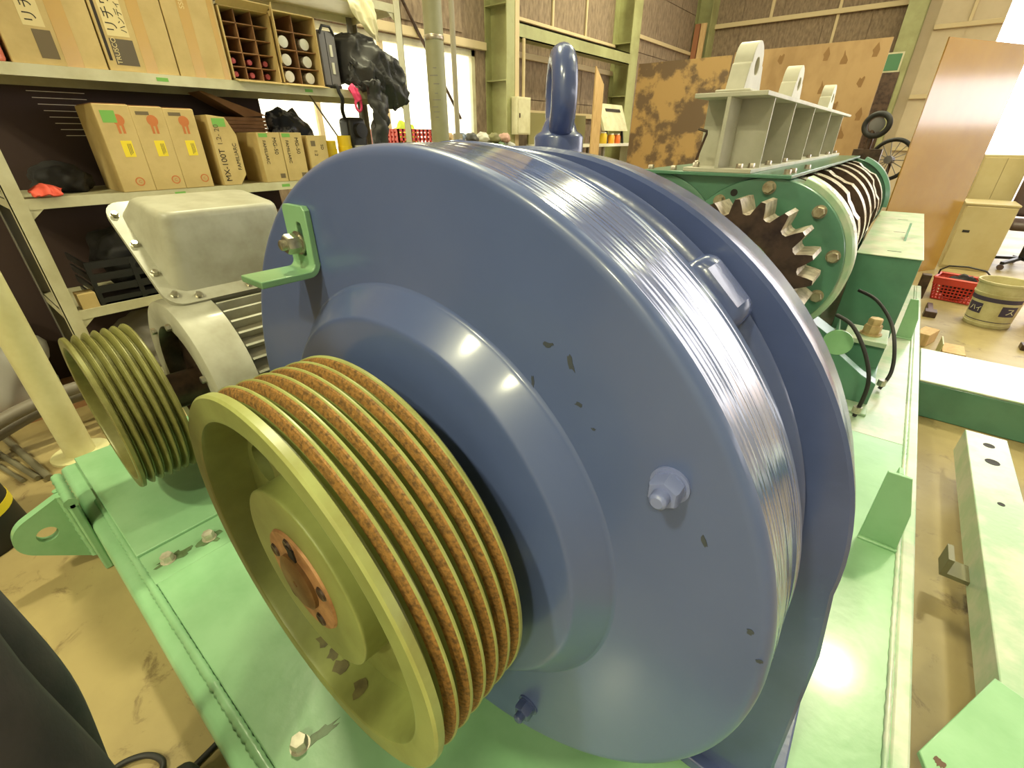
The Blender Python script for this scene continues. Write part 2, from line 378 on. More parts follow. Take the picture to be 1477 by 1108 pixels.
# bolts of the base
def bolt(parent, c, d, af, h, m=steel, washer=True, stud=0, name='bolt', rot=.2):
    b = MB(); d = Vector(d).normalized(); c = Vector(c)
    if washer:
        b.cyl(c, c + d*af*.1, af*.68, 24); b.cyl(c + d*af*.1, c + d*af*.18, af*.56, 24); c = c + d*af*.18
    b.hexnut(c, d, af, h, rot)
    if stud:
        n = 7
        b.tube([c + d*(h*.9 + stud*i/n) for i in range(n+1)], [af*.31*(1 if i % 2 else .93) if i < n else af*.2 for i in range(n+1)], 16)
    return b.build(name, m, parent, smooth=35)
for (x, y, z) in ((-1.398,.087,BT),(-1.395,.2,BT),(-.64,.088,BT),(-.30,.09,BT),(-1.40,1.0,BT)):
    bolt(base, (x,y,z-.002), (0,0,1), .030, .020, bz_steel)
# oil smears around the bolts (thin stains with their own shape)
oil = mat('oil_stain', (104,132,92), (84,98,66), 30, rough=.25)
def blot(parent, cx, cy, z, rx, ry, ang, seed, m=oil):
    q = random.Random(seed); n = 22; pts = []
    for i in range(n):
        t = 2*PI*i/n; k = q.uniform(.55,1.1); x = rx*k*math.cos(t); y = ry*k*math.sin(t)
        pts.append((cx + x*math.cos(ang) - y*math.sin(ang), cy + x*math.sin(ang) + y*math.cos(ang)))
    return MB().prism(pts, 'Z', z, z+.0006).build('oil_stain', m, parent, smooth=0)
blot(base, -1.397,.105,BT,.022,.055,0,1); blot(base, -1.392,.2,BT,.03,.04,.3,2); blot(base, -.625,.125,BT,.012,.05,-.2,3)
# stop angles on the deck
def stop(x0, x1, y0, z1, par):
    t = .012
    s = MB().prism([(x0,BT),(x1,BT),(x1-.01,BT+(z1-BT)*.55),(x1-.045,z1),(x0-.005,z1)], 'Y', y0, y0+t)
    s.prism([(y0+t,BT),(y0+.09,BT),(y0+.05,z1),(y0+t,z1)], 'X', x0+.02, x0+.02+t)
    s.build('stop_angle', green, par, bevel=.002)
    weld('weld_bead', green, par, (x0,y0-.004,BT+.003), (x1,y0-.004,BT+.003), .007, 14)
stop(.215,.312,1.50,.47,base); stop(.235,.315,3.62,.46,base)
box('shim_plate', green_worn, base, -.055, .17, 2.36, 3.22, BT, BT+.012, bevel=.002)

# ------------------------------------------------------------------ blue housing (reducer)
AX, AZ = -.476, .807
red = thing('gear_reducer', 'big glossy blue round gear housing with turned rim on a pedestal', 'gear housing', (AX, .6, BT))
rim = [(.340,.362),(.354,.362),(.500,.362),(.5035,.362),(.505,.3621),(.509,.3627),(.513,.365),(.516,.369),(.5172,.374)]
y = .376
while y < .4875:
    rim += [(.5172 + rnd.uniform(-.00025,.00025) + (.0004 if rnd.random() < .15 else 0), y)]; y += rnd.uniform(.0012,.0034)
rim += [(.519,.489),(.517,.493),(.40,.495)]
ri = [k for k, p in enumerate(rim) if p[1] >= .374][0]
MB().lathe(rim[:ri+1], (AX,0,AZ), 'Y', 192, caps=False).build('front_cover', blue, red, smooth=50)
MB().lathe(rim[ri:], (AX,0,AZ), 'Y', 192, caps=False).build('turned_rim', blue_rib, red, smooth=50)
MB().lathe([(.3515,.362),(.3480,.3607),(.3463,.3582),(.3445,.3562),(.3425,.3541),(.3165,.3277),(.3146,.3258),(.3130,.3243),(.3110,.3234),(.308,.323),(.303,.323),(.13,.323)], (AX,0,AZ), 'Y', 128, caps=False).build('bearing_boss', blue, red, smooth=50)
MB().lathe([(.13,.323),(.13,.315),(.085,.315),(.085,.27)], (AX,0,AZ), 'Y', 64, caps=False).build('shaft_seal', dark, red)
MB().lathe([(.40,.495),(.44,.497),(.44,.538),(.468,.545),(.496,.550),(.508,.556),(.511,.562),(.507,.568),(.498,.573),(.492,.584)], (AX,0,AZ), 'Y', 128, caps=False).build('neck', blue_cast, red, smooth=60)
# pedestal plate: arch with flared sides
gx, gz, gr = -.446, .783, .537
arc = circ(gx, gz, gr, 60, 0, PI, True)
ped = [(.15,BT),(.127,.353),(.109,.66)] + arc + [(-1.001,.66),(-1.019,.353),(-1.042,BT)]
def pedloop(k, yy, dz=0): return [Vector((gx + (x-gx)*k, yy, BT if z <= BT else gz + (z-gz)*(k if z > gz else 1))) for x, z in ped]
loft('pedestal_plate', blue_cast, red, [pedloop(.99,.583), pedloop(.9985,.588), pedloop(.998,.600), pedloop(.984,.674), pedloop(.975,.68)], smooth=35)
for a in (47, 100, 150, 205):
    t = R(a); d = Vector((math.cos(t), 0, math.sin(t))); n = Vector((-math.sin(t), 0, math.cos(t))); c = Vector((AX,0,AZ))
    q = []
    rb = MB(); sec = [(.40,.495),(.510,.497),(.521,.512),(.524,.55),(.512,.582),(.40,.582)]
    va = [c + d*r + Vector((0,yy,0)) - n*.045 for r, yy in sec]; vb = [c + d*r + Vector((0,yy,0)) + n*.045 for r, yy in sec]
    k = len(sec); rb.add(va + vb, [tuple(range(k)), tuple(reversed(range(k, 2*k)))] + [(i,(i+1)%k,(i+1)%k+k,i+k) for i in range(k)])
    rb.build('rib', blue_cast, red, bevel=.022, seg=4)
MB().lathe([(.36,.68),(.36,1.15),(.30,1.18),(.30,1.5),(.09,1.5),(.09,2.086)], (AX,0,AZ), 'Y', 64, caps=False).build('gear_case', blue_cast, red)
box('foot', blue_cast, red, -1.06, .16, .56, 1.0, BT, BT+.03, bevel=.004)
box('gear_case_stand', blue_cast, red, -.85, -.1, .9, 1.45, BT+.03, .55, bevel=.01)
# nuts on the cover
for k, (x, z) in enumerate(((-.092,1.033),(-.252,.43))):
    bolt(red, (x,.362,z), (0,-1,0), .029, .017, blue_cast if k else mat('blue_grey_nut', (122,132,180), rough=.35), stud=.014, name='cover_nut', rot=.5)
scuff = mat('dark_scuff', (66,72,84), rough=.5)
for (x, z, rx, rz, an, sd) in ((-.213,1.127,.004,.012,.4,1),(-.242,1.14,.007,.004,.2,2),(-.20,1.083,.006,.003,0,3),(-.05,.985,.003,.010,.5,4),(.012,.90,.004,.004,0,5),(.028,.868,.004,.003,.6,6),(-.26,1.09,.003,.01,.1,7),(-.18,1.06,.003,.002,0,8)):
    q = random.Random(sd); pts = []
    for i in range(12):
        t = 2*PI*i/12; k = q.uniform(.5,1.1); u, v = rx*k*math.cos(t), rz*k*math.sin(t)
        pts.append((x + u*math.cos(an) - v*math.sin(an), z + u*math.sin(an) + v*math.cos(an)))
    MB().prism(pts, 'Y', .3614, .3622).build('scuff_mark', scuff, red, smooth=0)

# lifting eye
eye = thing('lifting_eye', 'thick blue painted lifting eye ring standing on the gear housing', 'lifting eye', (-.445,.672,1.306))
ex, ey, ez = -.445, .672, 1.385
view = math.atan2(ey, ex) ; pa = view + R(7)
u = Vector((math.cos(pa), math.sin(pa), 0))
ring = [Vector((ex,ey,ez)) + u*(.044*math.cos(2*PI*i/40)) + Vector((0,0,.046*math.sin(2*PI*i/40))) for i in range(40)]
MB().tube(ring, .0185, 20, True).build('ring', blue_cast, eye, smooth=80)
MB().lathe([(.038,-.015),(.038,.010),(.035,.014),(.028,.018),(.023,.03),(.018,.036),(0,.036)], (ex,ey,1.32), 'Z', 40).build('collar', blue_cast, eye)

# slotted bracket on the cover
br = thing('slotted_bracket', 'small mint green slotted angle bracket bolted onto the blue cover', 'bracket', (-.70,.355,1.14))
bx0, bx1 = -.732, -.668
slot = [(-.692 + .007*math.cos(t), 1.212 + .007*math.sin(t)) for t in [PI*i/8 for i in range(9)]] + [(-.692 + .007*math.cos(t), 1.176 + .007*math.sin(t)) for t in [PI + PI*i/8 for i in range(9)]]
sb = MB().prism([(bx0,1.158),(bx1,1.158),(bx1,1.236),(bx1-.006,1.242),(bx0+.006,1.242),(bx0,1.236)], 'Y', .352, .362, [slot[::-1]])
bend = [(.362,1.160),(.352,1.160)] + [(.342 + .010*math.cos(t), 1.160 + .010*math.sin(t)) for t in [-PI/2*i/6 for i in range(7)]][1:] + [(.268,1.150),(.268,1.140),(.342,1.140)] + [(.342 + .020*math.cos(t), 1.160 + .020*math.sin(t)) for t in [-PI/2 + PI/2*i/6 for i in range(7)]][1:]
sb.prism(bend, 'X', bx0, bx1)
sb.build('angle_strap', green, br, bevel=.0015)
bolt(br, (-.70,.352,1.188), (0,-1,0), .026, .018, steel, stud=.01, name='nut', rot=.3)

# ------------------------------------------------------------------ pulleys
def pulley(name, label, cx, cz, Ro, y0, y1, n, depth, m_paint, m_groove, m_edge, inner, hubr, webY, hubY):
    t = thing(name, label, 'pulley', (cx, (y0+y1)/2, cz - Ro))
    g = MB(); rimw = (y1 - y0 - .017) / n; prof = []; yy = y0 + .011
    # outer rim with V grooves; slot 0 paint, 1 groove bottoms, 2 edges
    cols = []
    prof.append((Ro-.003, y0)); prof.append((Ro, y0+.003)); cols.append(2)
    for i in range(n):
        a = yy + i*rimw; b = a + rimw; fl = rimw*.11
        prof += [(Ro, a+fl*.4), (Ro-.0025, a+fl*.8), (Ro-depth*.92, a+rimw*.30), (Ro-depth, a+rimw*.36), (Ro-depth*.99, a+rimw*.46), (Ro-depth*.70, a+rimw*.58), (Ro-depth*.42, a+rimw*.67), (Ro-depth*.16, a+rimw*.80), (Ro-.0015, b-fl*.9), (Ro, b-fl*.4)]
        cols += [2, 2, 0, 0, 0, 0, 1, 1, 1, 2]
    prof += [(Ro, y1-.003), (Ro-.003, y1)]; cols += [2, 2]
    for k in range(len(prof)-1):
        g.mi = cols[k] if k < len(cols) else 2
        g.lathe(prof[k:k+2], (cx,0,cz), 'Y', 128, caps=False)
    g.build('grooved_rim', [m_paint, m_groove, m_edge], t, smooth=35)
    # faces, inner bore of the rim, web with holes, hub
    MB().lathe([(Ro-.003,y0),(Ro-.006,y0),(inner+.007,y0),(inner+.004,y0+.0003),(inner+.001,y0+.0015),(inner,y0+.004),(inner-.0006,y0+.008),(inner-.012,webY)], (cx,0,cz), 'Y', 128, caps=False).build('rim_face', m_paint, t, smooth=35)
    MB().lathe([(Ro-.003,y1),(inner+.004,y1),(inner,y1-.004),(inner-.008,webY+.02)], (cx,0,cz), 'Y', 128, caps=False).build('rim_back', m_paint, t, smooth=35)
    rm = (inner-.012 + hubr)/2; hr = (inner - .012 - hubr)*.36
    holes = []
    if hr > .02:
        for k in range(4):
            a = R(151) + k*PI/2
            holes.append(circ(cx + rm*math.cos(a), cz + rm*math.sin(a), hr, 20)[::-1])
    MB().prism(circ(cx, cz, inner-.011, 96), 'Y', webY, webY+.02, holes).build('web', m_paint, t, smooth=20)
    MB().lathe([(.02,hubY),(hubr-.005,hubY),(hubr-.0022,hubY),(hubr-.0008,hubY+.0006),(hubr,hubY+.002),(hubr,hubY+.005),(hubr+.003,webY+.002)], (cx,0,cz), 'Y', 64, caps=False).build('hub', m_paint, t, smooth=40)
    return t
mainp = pulley('v_belt_pulley', 'large olive pulley with six rusty grooves in front of blue housing', AX, AZ, .2735, .130, .276, 6, .019, olive, rust, olive_edge, .238, .136, .188, .1432)
# taper bushing: flanged bush, shaft end, screws
MB().lathe([(.040,.140),(.076,.140),(.078,.143)], (AX,0,AZ), 'Y', 48, caps=False).build('taper_bush', copper, mainp)
MB().lathe([(0,.136),(.004,.1365),(.005,.132),(.036,.132),(.042,.135),(.042,.147)], (AX,0,AZ), 'Y', 48, caps=False).build('shaft_end', mat('rusty_shaft', (136,104,64), (112,82,50), 25, rough=.5, metal=.4), mainp)
for a in (95, 20, 165, 235, 300):
    t = R(a); bx, bz = AX + .062*math.cos(t), AZ + .062*math.sin(t)
    MB().lathe([(0,.1385),(.005,.1385),(.009,.1375),(.011,.140)], (bx,0,bz), 'Y', 16, caps=False).build('bush_screw', steel_dk, mainp)
MB().box(AX-.008, AX+.008, .1375, .140, AZ+.036, AZ+.062).build('keyway', dark, mainp)
paint_chip = mat('chipped_paint', (108,102,62), (84,78,50), 40, rough=.6)
for k, (r0, a) in enumerate(((.2,282),(.215,268),(.19,262),(.21,255))):
    t = R(a); x, z = AX + .2315*math.cos(t), AZ + .2315*math.sin(t); q = random.Random(k+5)
    s = MB(); pts = []
    for i in range(10):
        p = 2*PI*i/10; kk = q.uniform(.5,1.2); th = t + .06*kk*math.cos(p); yy = .155 + .014*kk*math.sin(p) + .003*k
        rr = .238 - .012*(yy-.134)/(.188-.134) - .0008
        pts.append((AX + rr*math.cos(th), yy, AZ + rr*math.sin(th)))
    s.add(pts, [tuple(range(10))]).build('paint_chip', paint_chip, mainp, smooth=0)
MX, MZ = -1.735, .570
motp = pulley('v_belt_pulley', 'smaller dull olive multi groove pulley on the grey motor', MX, MZ, .252, .125, .283, 6, .020, motor_y, motor_y, motor_y, .222, .09, .235, .215)
MB().lathe([(0,.165),(.04,.165),(.045,.17),(.045,.24)], (MX,0,MZ), 'Y', 32, caps=False).build('shaft_end', steel_br, motp)

# ------------------------------------------------------------------ motor
mot = thing('electric_motor', 'grey finned electric motor with tapered terminal box behind the pulley', 'motor', (MX,.8,BT+.008))
MR = .30
MB().lathe([(.215,.375),(.28,.372),(.296,.378),(MR,.395),(MR,.50),(.285,.505)], (MX,0,MZ), 'Y', 96, caps=False).build('end_bell', motor_g, mot, smooth=40)
MB().lathe([(.215,.375),(.212,.38),(.205,.43),(.08,.44),(.06,.41),(.06,.28)], (MX,0,MZ), 'Y', 64, caps=False).build('bearing_cover', steel_dk, mot, smooth=40)
for a in (25, 80, 135, 190, 245, 300):
    t = R(a); bolt(mot, (MX + .232*math.cos(t), .376, MZ + .232*math.sin(t)), (0,-1,0), .02, .012, steel, name='bell_bolt')
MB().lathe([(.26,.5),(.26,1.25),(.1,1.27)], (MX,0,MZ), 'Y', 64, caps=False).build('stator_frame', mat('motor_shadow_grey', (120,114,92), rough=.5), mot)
fin = MB().box(-.275, .0, .505, 1.22, -.004, .004)
f0 = None
for k in range(40):
    a = R(9*k)
    if f0 is None:
        f0 = MB().box(.255, .298, .505, 1.22, -.0035, .0035).build('cooling_fin', motor_g, None); f0.parent = mot; f = f0
    else:
        f = f0.copy(); C.objects.link(f); f.parent = mot
    f.location = Vector((MX,0,MZ)) - ORI[mot.name]; f.rotation_euler = (0, -a, 0)
MB().lathe([(.30,1.22),(.305,1.24),(.305,1.45),(.27,1.5),(0,1.5)], (MX,0,MZ), 'Y', 64, caps=False).build('fan_cowl', motor_g, mot)
for sx in (-1, 1):
    box('motor_foot', motor_g, mot, MX + sx*.24 - .06, MX + sx*.24 + .06, .5, 1.15, BT+.008, BT+.05, bevel=.006)
    box('motor_foot_web', motor_g, mot, MX + sx*.22 - .012, MX + sx*.22 + .012, .55, 1.1, BT+.05, MZ-.08)
# terminal box: inclined flange, wedge cover
def P3(s_, yy, off=0):     # point on the inclined flange plane: s_ from 0 (high back) to 1 (low front)
    a = Vector((-2.03, 0, 1.135)); b = Vector((-1.665, 0, .862)); d = (b - a); nrm = Vector((-d.z, 0, d.x)).normalized()
    p = a + d*s_ + nrm*off; return Vector((p.x, yy, p.z))
def rr(s0, s1, y0, y1, r, off, ry, n=5):
    out = []
    for (cs, cy, a0) in ((s1-r, y1-ry, 0), (s0+r, y1-ry, 90), (s0+r, y0+ry, 180), (s1-r, y0+ry, 270)):
        for i in range(n+1):
            t = R(a0 + 90*i/n); out.append(P3(cs + r*math.cos(t), cy + ry*math.sin(t), off))
    return out
ty0, ty1 = .385, .86
tb = loft('terminal_box_flange', motor_g, mot, [rr(0,1,ty0,ty1,.13,-.008,.05), rr(0,1,ty0,ty1,.13,.008,.05)])
def wedge(f):      # f 0 at the flange, 1 at the top of the cover
    lo = rr(.07,.90,ty0+.035,ty1-.035,.10,.008,.045)
    out = []
    for p in lo:
        t = (p - P3(0, p.y, .008)).length / (P3(1,0) - P3(0,0)).length
        top = Vector((-1.945 + (t-.07)*.265/.83*1.0, p.y*(1-.12) + .12*(ty0+ty1)/2, 1.158 - .035*(t-.07)))
        out.append(p.lerp(top, f))
    return out
cov = [wedge(0), wedge(.5), wedge(.92)]
def shrink(l, k, dz):
    c = sum(l, Vector())/len(l); return [c + (p-c)*k + Vector((0,0,dz)) for p in l]
cov += [shrink(wedge(.98), .985, 0), shrink(wedge(1), .95, .003), shrink(wedge(1), .90, .004)]
loft('terminal_box_cover', motor_g, tb, cov, smooth=60)
loft('terminal_box_base', motor_g, mot, [rr(.1,.9,ty0+.04,ty1-.04,.1,-.008,.04), rr(.25,.8,ty0+.08,ty1-.08,.1,-.12,.04)])
for (s_, yy) in ((.13,ty0+.018),(.42,ty0+.018),(.70,ty0+.018),(.91,ty0+.03),(.955,ty0+.09),(.955,ty0+.25),(.955,ty0+.4),(.05,ty1-.1),(.05,ty0+.12)):
    p = P3(s_, yy, .008); n_ = P3(0,0,1) - P3(0,0,0)
    bolt(tb, p, n_, .018, .010, steel, name='flange_bolt')

# ------------------------------------------------------------------ roller machine
rol = thing('twin_roller_crusher', 'deep green twin shaft roller unit with toothed gear on one end', 'roller machine', (-.75, 4, BT))
DX, DZ, DR = -.48, .80, .372
LX = -1.03
e0, e1 = 2.47, 2.62
arcR = circ(DX, DZ, DR, 24, R(-38), R(90), True); arcL = circ(LX, DZ, DR, 24, R(90), R(218), True)
endp = [(-.06,BT),( -.06,.50)] + arcR + arcL + [(-1.45,.5),(-1.45,BT)]
MB().prism(endp, 'Y', e0+.02, e1).build('end_plate', green_dk, rol, bevel=.004)
MB().prism([(-.16,BT),(-.16,.6)] + circ(DX, DZ, DR, 24, R(-15), R(90), True) + arcL + [(-1.45,.5),(-1.45,BT)], 'Y', 5.40, 5.50).build('end_plate', green_dk, rol, bevel=.004)
MB().lathe([(.10,e0-.012),(.350,e0-.012),(DR-.004,e0-.010),(DR,e0-.004),(DR,e0+.02)], (DX,0,DZ), 'Y', 96, caps=False).build('bearing_cover', green_dk, rol)
MB().lathe([(.10,e0),(.350,e0),(DR,e0+.006),(DR,e0+.02)], (LX,0,DZ), 'Y', 96, caps=False).build('bearing_cover', green_dk, rol)
MB().lathe([(DR-.003,e0+.016),(DR+.022,e0+.016),(DR+.03,e0+.026),(DR+.03,e1),(DR-.02,e1+.01)], (DX,0,DZ), 'Y', 48, caps=False, a0=R(-40), a1=R(70)).build('cover_flange', green_worn, rol)
MB().lathe([(DR+.031,2.50),(DR+.031,2.60)], (DX,0,DZ), 'Y', 16, caps=False, a0=R(22), a1=R(58)).build('rating_sticker', mat('sticker_paper', (226,222,206), ink and (120,116,104), 60, lo=.55, hi=.6, rough=.5), rol)
MB().lathe([(DR+.0,5.36),(DR+.03,5.38),(DR+.03,5.5),(DR-.02,5.5)], (DX,0,DZ), 'Y', 48, caps=False, a0=R(-2), a1=R(70)).build('cover_flange', green_dk, rol)
box('top_plate', green_dk, rol, -1.10, -.40, 2.44, 5.5, DZ+DR-.004, DZ+DR+.012, bevel=.003)
for (a, rr_) in ((90,.33),(48,.33),(12,.33),(-20,.33),(128,.33)):
    t = R(a); bolt(rol, (DX + rr_*math.cos(t), e0-.012, DZ + rr_*math.sin(t)), (0,-1,0), .042, .022, mat('old_bolt', (178,168,142), (140,126,100), 30, rough=.4, metal=.6), name='cover_bolt')
MB().lathe([(0,e0-.0135),(.016,e0-.0135),(.016,e0-.012)], (DX-.145,0,DZ+.30), 'Y', 16).build('oil_hole', dark, rol)
# rolls: shafts and toothed discs
for cx in (DX, LX):
    MB().lathe([(.29,e1),(.29,5.4)], (cx,0,DZ), 'Y', 64, caps=False).build('roll_core', steel_dk, rol)
def tooth_ring(cx, y0, t, ph, n=7, ro=.362, ri=.34):
    pts = []
    for i in range(60):
        a = ph + 2*PI*i/60; r = ro if (i % 20) > 2 else ro-.014
        pts.append((cx + r*math.cos(a), DZ + r*math.sin(a)))
    s = MB(); k = len(pts)
    s.add([(p[0], y0, p[1]) for p in pts] + [(p[0], y0+t, p[1]) for p in pts], [])
    s.f += [tuple(range(k)), tuple(reversed(range(k,2*k)))]; s.m += [0,0]
    s.f += [(i,(i+1)%k,(i+1)%k+k,i+k) for i in range(k)]; s.m += [1]*k
    return s.build('cutter_disc', [steel_dk, mat('worn_blade_edge', (228,220,200), (196,184,160), 30, rough=.25, metal=.6)], rol, smooth=20)
for k in range(7):
    tooth_ring(DX, 2.76 + k*.38, .125, .5*k); tooth_ring(LX, 2.95 + k*.375, .125, .5*k + .2)
# gear
g = MB(); NT = 20; pts = []
for i in range(NT):
    a = 2*PI*(i+.3)/NT; p = 2*PI/NT
    for da, r in ((-.50,.258),(-.33,.262),(-.19,.295),(-.09,.317),(.09,.317),(.19,.295),(.33,.262)): pts.append((DX-.01 + r*math.cos(a+da*p), DZ-.008 + r*math.sin(a+da*p)))
k = len(pts)
hole = circ(DX-.01, DZ-.008, .17, 40)[::-1]
tri = tessellate_polygon([[Vector((q[0],q[1],0)) for q in pts], [Vector((q[0],q[1],0)) for q in hole]])
allp = pts + hole; N = len(allp)
g.add([(q[0],2.12,q[1]) for q in allp] + [(q[0],2.33,q[1]) for q in allp], [])
g.f += [tuple(t) for t in tri] + [tuple(i+N for i in t) for t in tri]; g.m += [0]*(2*len(tri))
g.f += [(i,(i+1)%k,(i+1)%k+N,i+N) for i in range(k)]; g.m += [1]*k
g.build('spur_gear', [steel_dk, mat('gear_flank', (206,192,174), (150,132,114), 25, rough=.35, metal=.6)], rol, smooth=25)
MB().lathe([(0,2.085),(.155,2.085),(.17,2.095),(.17,2.33),(.12,2.34),(.12,2.47)], (DX-.01,0,DZ-.008), 'Y', 64, caps=False).build('gear_hub', green, rol)
for a in (0, 60, 120, 180, 240, 300):
    t = R(a+10); bolt(rol, (DX-.01+.135*math.cos(t), 2.085, DZ-.008+.135*math.sin(t)), (0,-1,0), .03, .018, steel, name='hub_bolt')
# bearing foot, chute, oil nipple, hoses
foot = MB(); foot.prism([(-.055,BT+.011),(.165,BT+.011),(.165,.33),(.10,.36),(-.02,.44),(-.055,.6)], 'Y', 2.47, 2.54)
foot.build('bearing_foot', green_dk, rol, bevel=.004)
foot2 = MB(); foot2.prism([(-.055,BT+.011),(.165,BT+.011),(.165,.30),(-.055,.30)], 'Y', 2.54, 3.2); foot2.build('bearing_foot', green_dk, rol, bevel=.004)
MB().lathe([(0,2.462),(.06,2.462),(.06,2.47)], (-.03,0,.49), 'Y', 32).build('grease_plate', green, rol)
box('tie_plate', green_worn, rol, -.02, .16, 2.72, 2.95, .42, .445, bevel=.003)
box('tie_plate_leg', green_dk, rol, -.02, .16, 2.75, 2.92, .30, .42)
mm = mat('brass_nut', (196,172,128), (164,138,96), 20, rough=.4, metal=.5)
bolt(rol, (.085,2.83,.445), (0,0,1), .07, .04, mm, name='tie_nut'); bolt(rol, (.085,2.83,.495), (0,0,1), .055, .035, mm, washer=False, name='tie_nut')
for pth in ([(-.07,2.45,.62),(.0,2.40,.60),(.07,2.36,.52),(.12,2.34,.42),(.135,2.34,.33),(.13,2.33,.215)], [(-.03,3.05,.60),(.06,2.98,.58),(.15,2.9,.50),(.20,2.8,.40),(.22,2.74,.30),(.20,2.70,.22)]):
    q = [Vector(p) for p in pth]; sm = []
    for i in range(len(q)-1):
        p0, p1, p2, p3 = q[max(i-1,0)], q[i], q[i+1], q[min(i+2,len(q)-1)]
        for j in range(6):
            t = j/6; sm.append(.5*((2*p1) + (p2-p0)*t + (2*p0-5*p1+4*p2-p3)*t*t + (3*p1-p0-3*p2+p3)*t**3))
    sm.append(q[-1]); MB().tube(sm, .0085, 10).build('grease_hose', rubber, rol, smooth=80)
    MB().cyl(q[-1] + Vector((0,0,.05)), q[-1] + Vector((0,0,.02)), .018, 8).build('hose_fitting', steel, rol)
# side chute box
chute = thing('guard_box', 'long green rectangular guard box beside the roller drum', 'machine guard', (.035,4.7,BT))
MB().hexa([(-.11,3.56,BT),(.205,3.56,BT),(.205,5.85,BT),(-.11,5.85,BT)], [(-.11,3.56,.70),(.205,3.56,.70),(.205,5.85,.70),(-.11,5.85,.70)]).build('box_body', green_dk, chute, bevel=.004)
box('lid', green_worn, chute, -.115, .21, 3.55, 5.86, .70, .706, bevel=.002)
MB().prism([(4.16,.706),(4.34,.706),(4.36,.80),(4.30,.80),(4.24,.75)], 'X', .10, .112).build('lid_handle', green_dk, chute)
for yy in (3.72, 4.55, 5.3): box('lid_slot', dark, chute, .03, .10, yy, yy+.012, .706, .7068)

# H beam with lifting lugs lying on the roller machine
bm_ = thing('lifting_beam', 'grey white H beam with stiffeners and three lifting lugs on top', 'steel beam', (-.725,4,DZ+DR+.012))
bgrey = mat('beam_primer', (186,182,166), (170,166,148), 5, rough=.5, bump=.03)
bz0, bz1 = DZ+DR+.012, 1.505
b0, b1 = 2.44, 5.55
box('flange', bgrey, bm_, -.88, -.57, b0, b1, bz1-.018, bz1, bevel=.002); box('flange', bgrey, bm_, -.88, -.57, b0, b1, bz0, bz0+.018, bevel=.002)
MB().prism([(-.733,bz0+.018),(-.717,bz0+.018),(-.717,bz1-.018),(-.733,bz1-.018)], 'Y', b0, b1).build('web', bgrey, bm_)
for yy in (2.62, 3.10, 3.70, 4.40, 5.10):
    for x0, x1 in ((-.872,-.733),(-.717,-.578)): box('stiffener', bgrey, bm_, x0, x1, yy, yy+.014, bz0+.018, bz1-.018)
for yy in (2.50, 3.50, 4.95):
    pr = [(yy-.02,bz1),(yy+.26,bz1),(yy+.22,bz1+.11)] + circ(yy+.12, bz1+.115, .085, 12, 0, PI, True) + [(yy+.02,bz1+.11)]
    MB().prism(pr, 'X', -.765, -.685, [circ(yy+.12, bz1+.105, .034, 20)[::-1]]).build('lifting_lug', bgrey, bm_, bevel=.004)
    box('lug_weld', bgrey, bm_, -.80, -.65, yy-.04, yy+.28, bz1, bz1+.012, bevel=.005)
for (x, yy) in ((-.60,2.56),(-.84,2.50),(-.84,2.66),(-.60,2.9),(-.60,3.3),(-.60,4.1),(-.60,5.0),(-.60,5.45),(-.63,2.47)): bolt(bm_, (x,yy,bz0+.018), (0,0,1), .026, .016, steel_br, name='beam_bolt')
for (x, yy) in ((-1.07,2.50),(-.95,2.50),(-.43,2.5),(-.43,2.62),(-.43,3.0),(-1.07,3.2)): bolt(rol, (x,yy,DZ+DR+.012), (0,0,1), .026, .016, steel_br, name='plate_bolt')
MB().tube([(-.83,2.455,bz0+.05),(-.80,2.452,bz0+.16),(-.80,2.45,bz0+.17),(-.84,2.45,bz0+.18)], .006, 8).build('tie_wire', steel_dk, bm_)

# ------------------------------------------------------------------ beams on the floor right of the base
t = thing('steel_box_beam', 'thick green beam with glare pale top lying square against the base', 'steel beam', (1.3,3.26,0))
box('beam_body', green_dk, t, .365, 2.6, 3.0, 3.52, 0, .195, bevel=.006)
box('top_skin', green_worn, t, .365, 2.6, 2.998, 3.522, .195, .205, bevel=.003)  # doorway glare on the beam top put into a paler worn skin
fr = thing('steel_frame_rail', 'pale green flat topped rail lying along the base on the floor', 'steel beam', (.6,1.9,0))
MB().prism([(.525,.085),(.535,.085),(.535,.188),(.65,.188),(.65,.085),(.66,.085),(.66,.2),(.525,.2)], 'Y', 1.1, 2.54).build('rail_channel', green_worn, fr, bevel=.003)
for yy in (1.3, 2.35): box('rail_support', green_dk, fr, .60, .65, yy, yy+.08, 0, .188)
for (yy, r_) in ((2.44,.018),(2.30,.022),(2.0,.01)): MB().lathe([(0,.2004),(r_*.6,.2004),(r_,.2012),(r_*1.05,.2)], (.595,yy,0), 'Z', 20).build('bolt_hole', dark, fr)
MB().prism([(.372,.885),(.51,1.18),(.66,1.12),(.66,.55),(.52,.5)], 'Z', .2, .214).build('gusset_plate', green, fr, bevel=.002)
blot(fr, .455,.85,.214,.05,.04,0,11, mat('rust_patch', (96,70,52), rough=.7)); blot(fr, .405,.885,.214,.012,.012,0,12, MATS['rust_patch'])
MB().prism([(.455,.10),(.525,.10),(.525,.115),(.470,.115),(.470,.17),(.455,.17)], 'Y', 1.62, 1.70).build('angle_clip', mat('dull_olive_steel', (110,106,78), rough=.5), fr)
tag(MB().bar((.70,1.5,.025), (.72,2.5,.025), .03, .05).build('steel_strip', steel_br, bevel=.002), 'narrow bare steel strip lying on the floor outside the green rail', 'steel bar')

